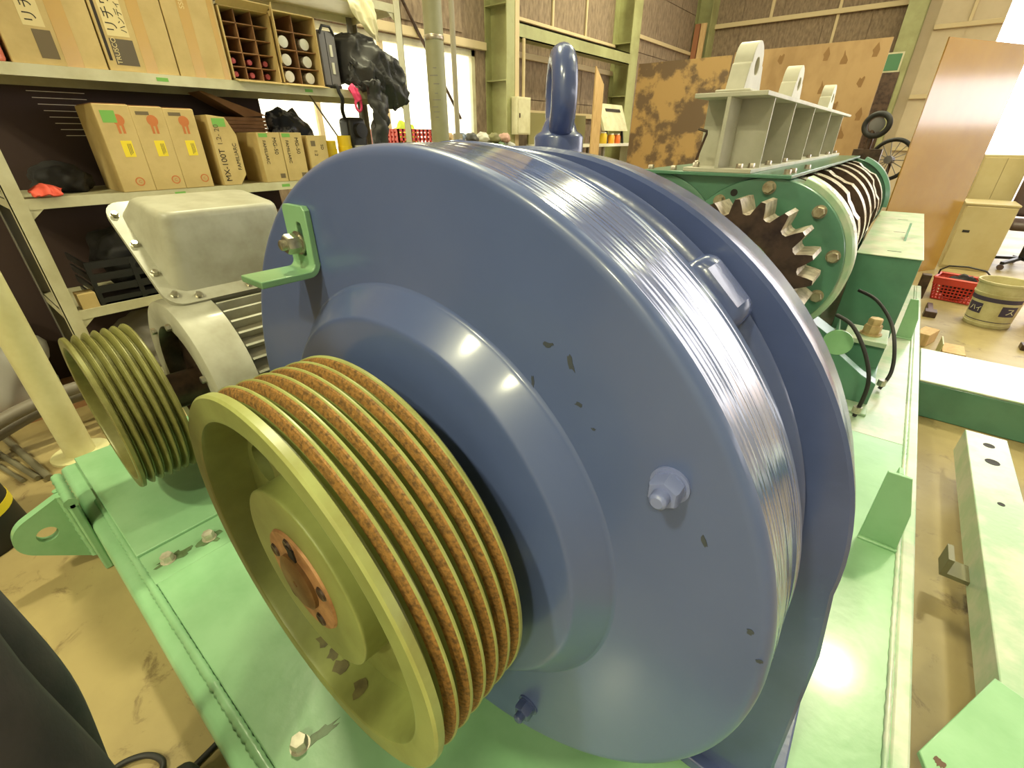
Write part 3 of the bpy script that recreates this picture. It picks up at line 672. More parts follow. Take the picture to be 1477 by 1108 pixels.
# ------------------------------------------------------------------ floor things at the right
pail = thing('paint_pail', 'dirty cream plastic pail with dark printed panels and lid ring', 'pail', (.835,5.1,0))
px, py = .835, 5.1
pm = mat('cream_pail_plastic', (190,180,138), (168,156,112), 8, rough=.45)
MB().lathe([(0,.005),(.135,.0),(.14,.005),(.143,.03),(.139,.032),(.150,.25),(.156,.252),(.157,.265),(.152,.267),(.155,.335),(.163,.336),(.163,.352),(.157,.354),(.152,.35),(.147,.29),(.0,.285)], (px,py,0), 'Z', 48, caps=False).build('pail_body', pm, pail)
navy = mat('navy_print', (58,48,72), rough=.5)
def wrap(name, m, a0, a1, z0, z1, par):
    f = lambda z: .1402 + (z-.032)*.0505
    MB().lathe([(f(z0),z0),(f(z1),z1)], (px,py,0), 'Z', 16, caps=False, a0=R(a0), a1=R(a1)).build(name, m, par)
wrap('printed_band', navy, 150, 330, .205, .238, pail); wrap('printed_panel', navy, 190, 236, .105, .185, pail); wrap('printed_panel', navy, 280, 322, .105, .185, pail)
wrap('printed_band', navy, 150, 330, .050, .056, pail)
def wrap_text(body, size, ang, z, par, m):
    a = R(ang); r_ = .1402 + (z-.032)*.0505 + .004
    text(body, size, m, par, (px + r_*math.cos(a) + .5*size*len(body)*.55*math.sin(a), py + r_*math.sin(a) - .5*size*len(body)*.55*math.cos(a), z), (-math.sin(a), math.cos(a), 0), (0,0,1))
wrap_text('ハイ', .05, 213, .125, pail, cream); wrap_text('ス', .06, 298, .125, pail, cream)
def basket(name, label, x, y, rot, group=None, bag=True):
    b = thing(name, label, 'basket', (x,y,0), group); b.rotation_euler = (0,0,rot)
    m = MB(); w0, w1, d0, d1, h = .15, .18, .10, .125, .20
    def wallgrid(p00, p10, p01, p11, nx, nz):
        p00, p10, p01, p11 = map(Vector, (p00,p10,p01,p11))
        def q(u, v): return (p00.lerp(p10,u)).lerp(p01.lerp(p11,u), v)
        for i in range(nx+1): m.tube([q(i/nx,0), q(i/nx,1)], .0055, 4)
        for j in range(nz+1): m.tube([q(0,j/nz), q(1,j/nz)], .0055 if j < nz else .011, 4)
    wallgrid((-w0,-d0,.006),(w0,-d0,.006),(-w1,-d1,h),(w1,-d1,h),12,7); wallgrid((-w0,d0,.006),(w0,d0,.006),(-w1,d1,h),(w1,d1,h),12,7)
    wallgrid((-w0,-d0,.006),(-w0,d0,.006),(-w1,-d1,h),(-w1,d1,h),8,7); wallgrid((w0,-d0,.006),(w0,d0,.006),(w1,-d1,h),(w1,d1,h),8,7)
    m.box(-w0,w0,-d0,d0,.0,.008); m.box(-w1*.99,w1*.99,-d1-.006,-d1+.006,h*.72,h).box(-w1*.99,w1*.99,d1-.006,d1+.006,h*.72,h)
    o = m.build('basket_body', red_pl, None); o.parent = b
    hd = MB().tube([(-w1,0,h),(-w1*.98,-.02,h+.05),(-w1*.7,-.03,h+.095),(0,-.035,h+.11),(w1*.7,-.03,h+.095),(w1*.98,-.02,h+.05),(w1,0,h)], .007, 8).build('handle', black_pl, None, smooth=80); hd.parent = b
    return b
bk = basket('shopping_basket', 'red plastic mesh basket with black handle, holding a dark bag', .66, 5.75, R(-12))
basket('shopping_basket', 'red plastic mesh basket standing at the right of the pail', 1.27, 5.30, R(35))
def blob(name, m, loc, sc, seed, amp=.25, freq=2.2, sub=4, rotz=0, flat=0.0, rest=None):
    bm = bmesh.new(); bmesh.ops.create_icosphere(bm, subdivisions=sub, radius=1)
    for v in bm.verts:
        d = mnoise.noise(v.co*freq + Vector((seed*7.1, seed*3.3, 0)))*amp + (1 - abs(mnoise.noise(v.co*freq*2.1 + Vector((seed,0,0)))))*amp*.4
        v.co *= 1 + d
        if flat and v.co.z < -flat: v.co.z = -flat
        v.co = Vector((v.co.x*sc[0], v.co.y*sc[1], v.co.z*sc[2]))
    if rest is not None: loc = (loc[0], loc[1], rest - min(v.co.z for v in bm.verts))
    me = bpy.data.meshes.new(name); bm.to_mesh(me); bm.free(); me.materials.append(m)
    me.polygons.foreach_set('use_smooth', [True]*len(me.polygons))
    o = bpy.data.objects.new(name, me); C.objects.link(o); o.location = loc; o.rotation_euler = (0,0,rotz); return o
tag(blob('plastic_bag', black_cl, (.66,5.75,.185), (.105,.065,.10), 3, .3, rest=.008), 'crumpled dark plastic bag lying in the red handled basket', 'bag')
# scraps beside the beam
tag(MB().box(.52,.64,3.95,4.15,0,.075).build('timber_block', wood, bevel=.003), 'short yellowish timber block on the floor before the pail', 'timber')
tag(MB().bar((.41,4.21,.045),(.47,4.40,.045),.09,.09).build('timber_block', wood, bevel=.004), 'brown tilted timber offcut between base and yellowish block', 'timber')
for sx in (0, .1): pass
tag(MB().box(.508,.514,3.96,4.14,0,.12).box(.45,.51,3.96,4.14,0,.006).build('steel_angle', yel_paint), 'short cream steel angle standing against the timber block', 'steel angle')
tag(MB().box(.98,1.5,4.55,4.63,0,.04).build('steel_bar', steel_dk, bevel=.004), 'dark square steel bar on the floor in front of baskets', 'steel bar')
tag(MB().box(.44,.52,5.0,5.1,0,.05).box(.46,.5,5.02,5.35,0,.04).build('steel_offcut', steel_dk, bevel=.004), 'dark steel offcut on the floor beside the base corner', 'steel offcut')
tag(MB().box(.365,.435,5.6,5.68,0,.22).build('steel_post_offcut', steel_dk, bevel=.004), 'short dark upright steel offcut at the foot of orange panel', 'steel offcut')

# orange panel, cabinet, office chair
pl = Vector((-.07,6.05,0)); pr_ = pl + Vector((.515,.857,0))*1.19; nrm = Vector((.857,-.515,0))
hh = 2.08; tn = nrm*.012; lean = Vector((0,0,hh)) - nrm*.02
tag(MB().hexa([pl, pr_, pr_-tn, pl-tn], [pl+lean, pr_+lean, pr_-tn+lean, pl-tn+lean]).build('form_panel', orange, smooth=0), 'tall glossy orange form panel leaning upright behind the rollers', 'panel')
cab_y = mat('cream_cabinet_paint', (188,172,128), (178,160,114), 3, rough=.45)
cab = thing('steel_cabinet', 'pale cream low steel cabinet with pull slot beside the orange panel', 'cabinet', (.80,7.5,0))
box('cabinet_body', cab_y, cab, .58, 1.0, 7.25, 7.75, 0, .68, bevel=.004); box('cabinet_top', cab_y, cab, .57, 1.01, 7.24, 7.76, .68, .70, bevel=.003)
box('door', cab_y, cab, .59, .99, 7.236, 7.25, .03, .67, bevel=.003); box('pull_slot', dark, cab, .64, .70, 7.233, 7.2365, .40, .425)
cab2 = thing('tall_locker', 'taller cream locker standing behind the low cream cabinet', 'locker', (.82,8.35,0))
box('locker_body', cab_y, cab2, .62, 1.02, 8.1, 8.6, 0, 1.15, bevel=.004); box('door', cab_y, cab2, .63, .82, 8.086, 8.1, .04, 1.12, bevel=.002); box('door', cab_y, cab2, .825, 1.01, 8.086, 8.1, .04, 1.12, bevel=.002)
chx, chy = 1.28, 8.0
oc = thing('office_chair', 'dark high backed office chair on casters near the bright doorway', 'chair', (chx,chy,0))
lea = mat('dark_leather', (84,66,62), rough=.45)
sh = MB().box(chx-.26,chx+.26,chy-.04,chy+.05,.52,1.12); sh.build('backrest', lea, oc, bevel=.045, seg=4)
MB().box(chx-.26,chx+.26,chy-.5,chy,.42,.51).build('seat', lea, oc, bevel=.04, seg=4)
MB().cyl((chx,chy-.25,.1),(chx,chy-.25,.43),.03).build('gas_post', black_pl, oc)
for k in range(5):
    a = R(72*k+20); ex_, ey_ = chx + .3*math.cos(a), chy - .25 + .3*math.sin(a)
    lg = MB().bar((chx,chy-.25,.11),(ex_,ey_,.075),.04,.03).build('base_leg', black_pl, oc); MB().lathe([(0,-.02),(.03,-.02),(.03,.02),(0,.02)], (ex_,ey_,.03), 'Y', 16).build('caster', lea, lg)

# ------------------------------------------------------------------ back of the hall
def sheet(name, label, cat, m, x0, x1, y, z0, z1, lean=.25, t=.012, tl=0, trr=0):
    return tag(MB().hexa([(x0,y,z0),(x1,y,z0),(x1,y+t,z0),(x0,y+t,z0)], [(x0+tl,y+lean,z1),(x1+trr,y+lean,z1),(x1+trr,y+lean+t,z1),(x0+tl,y+lean+t,z1)]).build(name, m, smooth=0), label, cat)
sheet('plywood_sheet', 'oil blotched plywood sheet leaning left of the H beam', 'plywood', ply_rot, -3.62, -2.30, 7.4, 0, 2.28, .12)
sheet('plywood_sheet', 'large brown knotted plywood sheet leaning behind the H beam', 'plywood', ply, -2.35, -.62, 7.65, 0, 2.34, .12)
knot = mat('wood_knot', (132,98,58), rough=.7)
for k, (x, z) in enumerate(((-2.0,2.05),(-1.5,1.95),(-1.05,2.15),(-.8,1.9),(-1.3,1.5),(-.85,1.35),(-1.65,1.6),(-.75,2.2),(-1.9,1.4),(-1.75,2.2),(-1.25,2.2),(-1.2,1.85),(-1.0,1.65),(-.72,1.55),(-1.55,1.3),(-.95,1.1))):
    MB().prism([(x + (.02+.012*((i*7+k)%3))*math.cos(i*PI/5), z + (.05+.03*((i*5+k)%3))*math.sin(i*PI/5)) for i in range(10)], 'Y', 7.648 + .12*z/2.34, 7.655 + .12*z/2.34).build('knot', knot, bpy.data.objects['plywood_sheet.001'])
for k, (x, m_, l) in enumerate(((-4.42,wood,'pale thin timber plank leaning in the corner of the hall'),(-4.55,mat('red_brown_timber', (150,96,64), rough=.7),'red brown timber plank leaning in the corner of the hall'))):
    tag(MB().hexa([(x,11.80,0),(x+.11,11.80,0),(x+.11,11.85,0),(x,11.85,0)], [(x,11.95,3.45),(x+.11,11.95,3.45),(x+.11,12.0,3.45),(x,12.0,3.45)]).build('timber_plank', m_, smooth=0), l, 'timber')
tag(MB().prism([(6.70,.0),(6.95,.0),(6.95,2.0),(6.70,2.2)], 'X', -3.88, -3.86).build('timber_plank', wood, smooth=0), 'pale timber board with slanted top standing against the bench', 'timber')
# green sign, round wall fan, wheel
sg = thing('wall_sign', 'small green sign with cream frame hung on the far column', 'sign', (-.86,12.0,2.5))
box('sign_frame', cream, sg, -.98,-.72,12.00,12.02,2.36,2.66); box('sign_face', mat('sign_green', (72,122,84), rough=.5), sg, -.955,-.745,11.995,12.002,2.385,2.635)
tag(MB().box(-.95,-.70,11.99,12.02,.9,2.36).build('hanging_panel', steel_dk), 'dark narrow panel hanging below the green sign', 'panel')
def wheel(name, label, c, r0, r1, ax):
    x, y, z = c
    t = thing(name, label, 'wheel', (x,y,z-r0-r1))
    d = Vector(ax).normalized(); u = d.cross(Vector((0,0,1))).normalized(); v = u.cross(d)
    MB().tube([Vector(c) + u*r0*math.cos(2*PI*i/40) + v*r0*math.sin(2*PI*i/40) for i in range(40)], r1, 10, True).build('tyre', rubber, t, smooth=80)
    MB().cyl(Vector(c)-d*.04, Vector(c)+d*.04, r0*.2, 16).build('hub', grey_pl, t)
    for k in range(14):
        a = 2*PI*k/14; MB().cyl(Vector(c)+d*.01*(-1)**k, Vector(c)+(u*math.cos(a)+v*math.sin(a))*(r0-r1*.5), .004, 5).build('spoke', grey_pl, t)
    return t
cw = wheel('cart_wheel', 'spoked bicycle wheel on a stand behind the far drum end', (-.22,6.62,1.12), .19, .02, (-.35,-1,.1))
MB().cyl((-.205,6.70,0),(-.205,6.70,1.14),.016,12).cyl((-.205,6.70,1.12),(-.215,6.63,1.12),.012,10).box(-.33,-.08,6.66,6.74,0,.03).build('stand', steel_dk, cw)
fan = thing('hose_reel', 'round black ring shaped hose reel on a dark stand', 'hose reel', (-.43,6.5,0))
MB().tube([Vector((-.42,6.5,1.44)) + Vector((.105*math.cos(2*PI*i/32), -.03*math.cos(2*PI*i/32), .10*math.sin(2*PI*i/32))) for i in range(32)], .026, 10, True).build('ring', rubber, fan, smooth=80)
MB().lathe([(0,0),(.05,0),(.07,.01)], (-.42,6.5,1.44), 'Y', 16).build('hub', grey_pl, fan)
MB().cyl((-.44,6.53,0),(-.44,6.53,1.42),.03).box(-.55,-.30,6.46,6.6,1.0,1.22).build('stand', steel_dk, fan)

# work bench along the left wall
wbn = thing('work_bench', 'cluttered pale topped work bench along the far wall', 'bench', (-4.2,7.2,0))
box('bench_top', white_pl, wbn, -4.24,-3.88,5.6,8.9,1.20,1.24)
for yy in (5.7,7.2,8.8):
    for xx in (-4.20,-3.92): box('leg', cream_dk, wbn, xx-.02,xx+.02,yy-.02,yy+.02,0,1.20)
box('lower_shelf', wood, wbn, -4.24,-3.90,5.6,8.9,.80,.83)
box('back_board', mat('olive_panel', (120,112,70), rough=.6), wbn, -4.24,-4.215,5.62,7.1,.83,1.62)
nb = thing('notice_board', 'tilted white notice board with dark heading above the bench', 'notice board', (-4.05,7.6,1.24))
MB().hexa([(-3.95,7.25,1.42),(-3.95,8.05,1.42),(-3.99,8.05,1.42),(-3.99,7.25,1.42)], [(-4.15,7.35,1.80),(-4.15,8.15,1.80),(-4.19,8.15,1.80),(-4.19,7.35,1.80)]).build('board', cream, nb)
for k in range(1): MB().hexa([(-4.085,7.5,1.692),(-4.085,8.0,1.692),(-4.09,8.0,1.692),(-4.09,7.5,1.692)], [(-4.107,7.5,1.735),(-4.107,8.0,1.735),(-4.112,8.0,1.735),(-4.112,7.5,1.735)]).build('heading_strip', ink, nb)
for dy in (7.45,8.0): MB().bar((-4.0,dy,1.24),(-4.06,dy,1.6),.03,.03).build('board_strut', dark, nb)
for k, (yy, m_, h, l) in enumerate(((7.0,brown_b,.13,'dark brown jar with white cap on the bench'),(7.32,mat('yellow_jar', (214,176,40), rough=.4),.15,'translucent yellow bottle on the bench'),(7.58,mat('amber_can', (232,160,40), rough=.4),.13,'amber yellow can on the bench beside plank'),(7.78,mat('orange_can', (224,110,40), rough=.4),.13,'orange can on the bench beside the amber can'))):
    t = thing('bench_can', l, 'can', (-4.0,yy,1.24))
    MB().lathe([(0,0),(.055,0),(.06,.01),(.06,h-.03),(.045,h-.01),(.04,h)], (-4.0,yy,1.24), 'Z', 20).build('can_body', m_, t); MB().lathe([(.042,h-.012),(.042,h+.012),(0,h+.014)], (-4.0,yy,1.24), 'Z', 20, caps=False).build('cap', white_pl, t)
jb = thing('junction_box', 'pale grey electrical box fixed to the wall column', 'electrical box', (-4.21,5.36,1.35))
box('box_body', cream, jb, -4.244,-4.144,5.28,5.56,1.36,1.78, bevel=.004); box('door', cream, jb, -4.146,-4.137,5.295,5.545,1.375,1.765, bevel=.003); box('latch', steel_dk, jb, -4.139,-4.132,5.31,5.33,1.55,1.60)
MB().cyl((-4.22,5.50,1.78),(-4.22,5.50,2.4),.02).build('conduit', beige, jb)
# clutter under the window
scrap = [('grey',(150,148,142)),('white',(214,212,204)),('rust brown',(120,86,62)),('cream',(206,196,164)),('black',(46,44,44)),('dull green',(96,120,92)),('silver',(178,178,174)),('tan',(176,146,104)),('slate blue',(96,108,128)),('dark grey',(84,82,80)),('off white',(196,192,180)),('olive',(120,116,78)),('pinkish',(190,150,136))]
for k, (cn, cc) in enumerate(scrap):
    up_ = k >= 7; yy = 3.88 + .2*(k if not up_ else k-6.5)
    tag(blob('scrap_bundle', mat('scrap_' + cn.replace(' ', '_'), cc, rough=.5), (-4.12, yy, 1.25), (.07,.068,.05), k+20, .45, 2.2, 3, flat=.95, rest=1.18 if not up_ else 1.272), cn + ' scrap bundle heaped on the rack below the window', 'scrap', 'scrap heaped below the window')
rk = thing('low_rack', 'low grey rack standing under the long window', 'rack', (-4.3,4.3,0))
box('rack_top', cream_dk, rk, -4.55,-3.95,2.9,5.15,1.14,1.18)
for yy in (2.95,5.1):
    for xx in (-4.5,-4.0): box('leg', cream_dk, rk, xx-.02,xx+.02,yy-.02,yy+.02,0,1.14)
rb_ = thing('red_crate', 'red plastic crate with yellow green rag on the low rack', 'crate', (-4.1,3.35,1.18))
s = MB()
for i in range(9):
    for yy0, yy1 in ((3.16,3.13),(3.59,3.60)): s.box(-4.32+i*.05,-4.30+i*.05,yy0,yy1,1.18,1.40)
    s.box(-3.91,-3.90,3.16+i*.052,3.14+i*.052,1.18,1.40)
for z in (1.18,1.22,1.26,1.30,1.34,1.375): s.box(-3.915,-3.90,3.16,3.60,z,z+.025).box(-4.32,-3.90,3.16,3.135,z,z+.025)
s.box(-4.32,-3.9,3.16,3.6,1.18,1.19); s.build('crate_body', red_pl, rb_)
tag(blob('rag', mat('lime_rag', (190,206,70), rough=.8), (-4.08,3.38,1.42), (.10,.11,.115), 4, .4, rest=1.19), 'yellow green rag bundled in the red crate', 'rag')
# round posts
pp = thing('pipe_post', 'thick sage grey pipe post beside the shelf end', 'post', (-2.47,2.335,0))
MB().cyl((-2.47,2.335,0),(-2.47,2.335,6.4),.056,40).build('pipe', mat('sage_grey_pipe', (150,146,116), (136,130,100), 4, rough=.5), pp)
MB().lathe([(.056,-.014),(.059,-.010),(.059,.010),(.056,.014)], (-2.47,2.335,1.85), 'Z', 40, caps=False).build('pipe_joint', steel_br, pp)
for k in range(8): MB().lathe([(.0563,0),(.0566,.003),(.0563,.006)], (-2.47,2.335,1.42+.04*k+rnd.uniform(-.02,.02)), 'Z', 14, caps=False, a0=R(-75+rnd.uniform(-15,15)), a1=R(-35+rnd.uniform(-10,10))).build('wear_mark', cream_dk, pp)
tag(MB().cyl((-3.88,3.92,0),(-3.88,3.92,6.4),.026,16).cyl((-3.88,3.92,1.28),(-3.88,3.92,1.36),.05,16).build('conduit_pipe', mat('grey_conduit', (140,132,112), rough=.5)), 'thin grey vertical pipe with collar before the window', 'pipe')
tag(MB().cyl((-4.535,3.80,2.66),(-4.535,4.65,1.53),.016,8).build('brace_rod', steel_dk), 'dark diagonal brace rod crossing the window beside the pipe post', 'brace')
yp = thing('pipe_stanchion', 'pale yellow round pipe stanchion standing before the shelf', 'post', (-2.70,.07,0))
MB().cyl((-2.70,.07,0),(-2.70,.07,2.6),.056,40).build('pipe', yel_paint, yp); MB().cyl((-2.70,.07,0),(-2.70,.07,.012),.11,32).build('foot_plate', yel_paint, yp)
blot_m = MATS['rust_patch']

# ------------------------------------------------------------------ shelving
sf = thing('steel_shelving', 'cream bolted steel shelving rack loaded with boxes', 'shelf rack', (-3.28,1.4,0))
SX0, SX1, SY0, SY1 = -3.55, -3.0, .268, 2.545
for xx, xd in ((SX1,-1),(SX0,1)):
    for yy, yd in ((SY0,-1),(SY1,1)):
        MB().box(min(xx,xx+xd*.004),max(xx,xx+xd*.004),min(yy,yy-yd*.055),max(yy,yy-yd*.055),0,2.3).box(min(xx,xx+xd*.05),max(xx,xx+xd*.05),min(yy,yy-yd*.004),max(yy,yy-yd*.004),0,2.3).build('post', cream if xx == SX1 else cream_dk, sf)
SHZ = [.14, .575, 1.09, 1.60, 2.10]
for k, z in enumerate(SHZ):
    MB().box(SX0,SX1-.004,SY0+.005,SY1-.005,z-.003,z).box(SX1-.006,SX1-.003,SY0,SY1,z-.045,z).box(SX0,SX0+.003,SY0,SY1,z-.045,z).box(SX0,SX1-.006,SY0+.005,SY0+.008,z-.045,z).box(SX0,SX1-.006,SY1-.008,SY1-.005,z-.045,z).build('shelf_board', cream, sf)
    for yy, sg_ in ((SY0+.004,1),(SY1-.004,-1)):
        MB().prism([(yy,z-.045),(yy+sg_*.10,z-.045),(yy,z-.13)], 'X', SX1-.012, SX1-.008).build('corner_gusset', cream, sf)
box('back_panel', mat('dark_back_panel', (64,46,42), rough=.7), sf, SX0-.006, SX0-.001, SY0, 1.72, 0, 1.60)
slotm = mat('slot_light', (236,226,206), rough=.5)
for k in range(9): box('slot_light_strip', slotm, sf, SX0-.001, SX0+.001, .56+.012*k, .80, 1.56-.028*k, 1.563-.028*k)  # pale strips painted as light coming through the back panel
MB().cyl((SX0,1.75,2.1),(SX0,2.44,1.09),.006,6).build('brace_wire', cream_dk, sf)
for yy, z in ((.98,1.60),(1.75,1.60),(.9,1.09),(1.48,1.09),(1.62,1.09)): box('marker_note', greenpen, sf, SX1-.003, SX1-.0022, yy, yy+.05, z-.03, z-.014)

def carton(name, label, x1, y0, y1, z0, z1, depth, m=card, cat='carton', grp=None):
    t = thing(name, label, cat, (x1-depth/2, (y0+y1)/2, z0), grp)
    box('carton_body', m, t, x1-depth, x1, y0, y1, z0, z1, bevel=.003); return t
def face(t, name, m, x, y0, y1, z0, z1): return box(name, m, t, x, x+.0008, y0, y1, z0, z1)
UPZ = (0,0,1); DNZ = (0,0,-1)
# big cartons, upper shelf
z = 1.60
tag(MB().box(-3.30,-3.02,.34,.47,z,2.02).build('plastic_wrapped_pack', mat('pink_wrap', (206,112,92), (226,150,130), 9, rough=.2), bevel=.012), 'pink plastic wrapped pack at the end of the top shelf', 'pack')
k1 = carton('carton', 'big cardboard carton with paper label and torn grey patch on top shelf', -3.02, .485, .805, z, 2.06, .42)
face(k1,'paper_label',paper,-3.02,.565,.635,1.735,2.06); face(k1,'grey_label',ink_gr,-3.02,.585,.645,1.625,1.725); face(k1,'tape',tape,-3.02,.66,.72,z,2.06)
text('リチウム万能', .05, ink, k1, (-3.0188,.615,1.742), UPZ, (0,-1,0)); 
k2 = carton('carton', 'big cardboard carton with white label and dark brand block on top shelf', -3.02, .812, 1.095, z, 2.06, .42)
face(k2,'paper_label',paper,-3.02,.845,.93,1.735,2.06); face(k2,'brand_block',mat('brand_grey', (96,84,66), rough=.6),-3.02,.845,.935,1.625,1.725); face(k2,'tape',tape,-3.02,.955,1.005,z,2.06); face(k2,'dark_edge_print',ink,-3.02,.822,.834,1.64,2.06)
text('TRUSCO', .026, paper, k2, (-3.0188,.868,1.628), UPZ, (0,-1,0)); text('リチウム万能', .05, ink, k2, (-3.0188,.89,1.745), UPZ, (0,-1,0)); text('ハンディ', .03, ink, k2, (-3.0188,.925,1.75), UPZ, (0,-1,0))
k3 = carton('carton', 'big plain cardboard carton with tape strips beside the divided crate', -3.02, 1.10, 1.345, z, 2.06, .42)
face(k3,'tape',tape,-3.02,1.17,1.22,z,2.06); face(k3,'tape',tape,-3.02,1.31,1.335,z,2.06); text('SSK', .03, paper, k3, (-3.0188,1.20,1.88), UPZ, (0,-1,0))
# open divided crate with dark bottles
def open_box(name, label, y0, y1, z0, z1, nx, nz, x1=-3.02, d=.30):
    t = thing(name, label, 'box', (x1-d/2,(y0+y1)/2,z0)); w_ = .006
    MB().box(x1-d,x1,y0,y0+w_,z0,z1).box(x1-d,x1,y1-w_,y1,z0,z1).box(x1-d,x1,y0,y1,z0,z0+w_).box(x1-d,x1,y0,y1,z1-w_,z1).box(x1-d,x1-d+w_,y0,y1,z0,z1).build('carton_body', card, t)
    for i in range(1, nx): box('divider', card_dk, t, x1-d+w_, x1-.03, y0+(y1-y0)*i/nx-.002, y0+(y1-y0)*i/nx+.002, z0+w_, z1-w_)
    for j in range(1, nz): box('divider', card_dk, t, x1-d+w_, x1-.03, y0+w_, y1-w_, z0+(z1-z0)*j/nz-.002, z0+(z1-z0)*j/nz+.002)
    return t
ob = open_box('divided_carton', 'open cardboard carton with dividers and dark pink topped bottles', 1.36, 1.625, z+.005, 1.93, 3, 5)
MB().hexa([(-3.02,1.355,z+.005),(-3.02,1.63,z+.005),(-2.96,1.63,z-.005),(-2.96,1.355,z-.005)], [(-3.02,1.355,z+.008),(-3.02,1.63,z+.008),(-2.96,1.63,z-.001),(-2.96,1.355,z-.001)]).build('flap', card, ob)
MB().hexa([(-3.02,1.355,1.927),(-3.02,1.618,1.927),(-2.97,1.612,1.95),(-2.97,1.345,1.955)], [(-3.02,1.355,1.931),(-3.02,1.618,1.931),(-2.97,1.612,1.954),(-2.97,1.345,1.959)]).build('flap', card, ob)
def bottle(name, label, y, z, r, m_body, m_cap, x_end, ln, group):
    t = thing(name, label, 'bottle', (x_end-ln/2, y, z-r), group)
    MB().lathe([(0,-ln),(r,-ln),(r,-.07),(r*.45,-.04),(r*.45,-.01)], (x_end,y,z), 'X', 20).build('bottle_body', m_body, t); MB().lathe([(r*.52 if m_cap is not white_pl else r*.8,-.035),(r*.52 if m_cap is not white_pl else r*.8,-.004),(0,0)], (x_end,y,z), 'X', 20, caps=False).build('cap', m_cap, t)
pinkcap = mat('pink_cap', (206,96,100), rough=.5)
zz = (1.93-1.605)/5
for i in range(3):
    for j in range(2): bottle('bottle', 'dark pink capped bottle in the ' + ('bottom row' if j == 0 else 'second row') + ', cell ' + ('beside the plain taped carton', 'in the middle column', 'beside the white capped bottles')[i], 1.36 + .265*(i+.5)/3, 1.605+zz*j+(.006 if j == 0 else .002)+.0265, .026, brown_b, pinkcap, -3.08, .2, 'dark bottles in the divided carton')
ob2 = open_box('bottle_carton', 'open cardboard carton holding six white capped bottles', 1.64, 1.90, z+.005, 1.95, 2, 4)
MB().hexa([(-3.02,1.64,z+.005),(-3.02,1.90,z+.005),(-2.965,1.90,z-.005),(-2.965,1.64,z-.005)], [(-3.02,1.64,z+.008),(-3.02,1.90,z+.008),(-2.965,1.90,z-.001),(-2.965,1.64,z-.001)]).build('flap', card, ob2)
MB().hexa([(-3.02,1.636,1.70),(-3.02,1.64,1.70),(-2.97,1.625,1.70),(-2.97,1.62,1.70)], [(-3.02,1.636,1.95),(-3.02,1.64,1.95),(-2.97,1.625,1.97),(-2.97,1.62,1.97)]).build('flap', card, ob2)
zz = (1.95-1.605)/4
for i in range(2):
    for j in range(3): bottle('bottle', 'white capped bottle in the ' + ('bottom row', 'middle row', 'third row')[j] + ', column beside the ' + ('divided carton', 'grey tool case')[i], 1.64 + .26*(i+.5)/2, 1.605+zz*j+(.006 if j == 0 else .002)+.0365, .036, cream, white_pl, -3.06, .2, 'white capped bottles in the open carton')
cs = thing('tool_case', 'grey plastic tool case standing upright beside the bottle carton', 'tool case', (-3.15,2.0,z))
box('case_shell', grey_pl, cs, -3.35,-3.04,1.92,2.035,z+.012,1.90, bevel=.008); box('case_base', black_pl, cs, -3.33,-3.03,1.925,2.03,z,z+.02, bevel=.003)
box('seam', dark, cs, -3.0405,-3.0385,1.965,1.969,z+.02,1.89); box('latch', white_pl, cs, -3.04,-3.032,1.985,2.0,1.68,1.74); box('latch', white_pl, cs, -3.04,-3.032,1.985,2.0,1.77,1.83); MB().tube([(-3.04,1.93,1.88),(-3.03,1.95,1.92),(-3.03,2.0,1.92),(-3.04,2.03,1.88)], .008, 8).build('handle', black_pl, cs, smooth=80)
# black jacket slung over the shelf end
jk = thing('work_jacket', 'black jacket slung over the shelf end with hanging sleeves', 'jacket', (-3.0,2.3,z))
def cloth(name, m, par, rows, seed, amp=.012, freq=9, thick=.03):
    # rows: lists of (x,y,z) forming a grid; closed into a padded sheet
    nr = len(rows); nc = len(rows[0]); K = 9
    def S_(u, v):
        u *= nr-1; v *= nc-1; i = min(int(u), nr-2); j = min(int(v), nc-2); a, b = u-i, v-j
        a = a*a*(3-2*a)*.5 + a*.5; b = b*b*(3-2*b)*.5 + b*.5
        p = lambda q: Vector(q)
        return p(rows[i][j])*(1-a)*(1-b) + p(rows[i+1][j])*a*(1-b) + p(rows[i][j+1])*(1-a)*b + p(rows[i+1][j+1])*a*b
    NU, NV = nr*K, nc*K; vs = []
    for i in range(NU):
        for j in range(NV):
            p = S_(i/(NU-1), j/(NV-1)); q_ = Vector((p.x, p.y*1.7 + p.z*.8, p.z*.55 - p.y*.3)); d = mnoise.noise(p*freq + Vector((seed,0,0)))*amp*.5 + (1 - abs(mnoise.noise(q_*freq*1.3 + Vector((0,seed,3)))))**3*amp*2.2 - amp
            vs.append(p + Vector((d, d*.3, d*.4)))
    fs = [(i*NV+j, i*NV+j+1, (i+1)*NV+j+1, (i+1)*NV+j) for i in range(NU-1) for j in range(NV-1)]
    o = MB().add(vs, fs).build(name, m, par, smooth=180)
    so = o.modifiers.new('thick', 'SOLIDIFY'); so.thickness = thick; so.offset = -1
    return o
bk_cl = mat('black_jacket_nylon', (52,50,50), (40,38,40), 12, rough=.5, bump=.2, bscale=60)
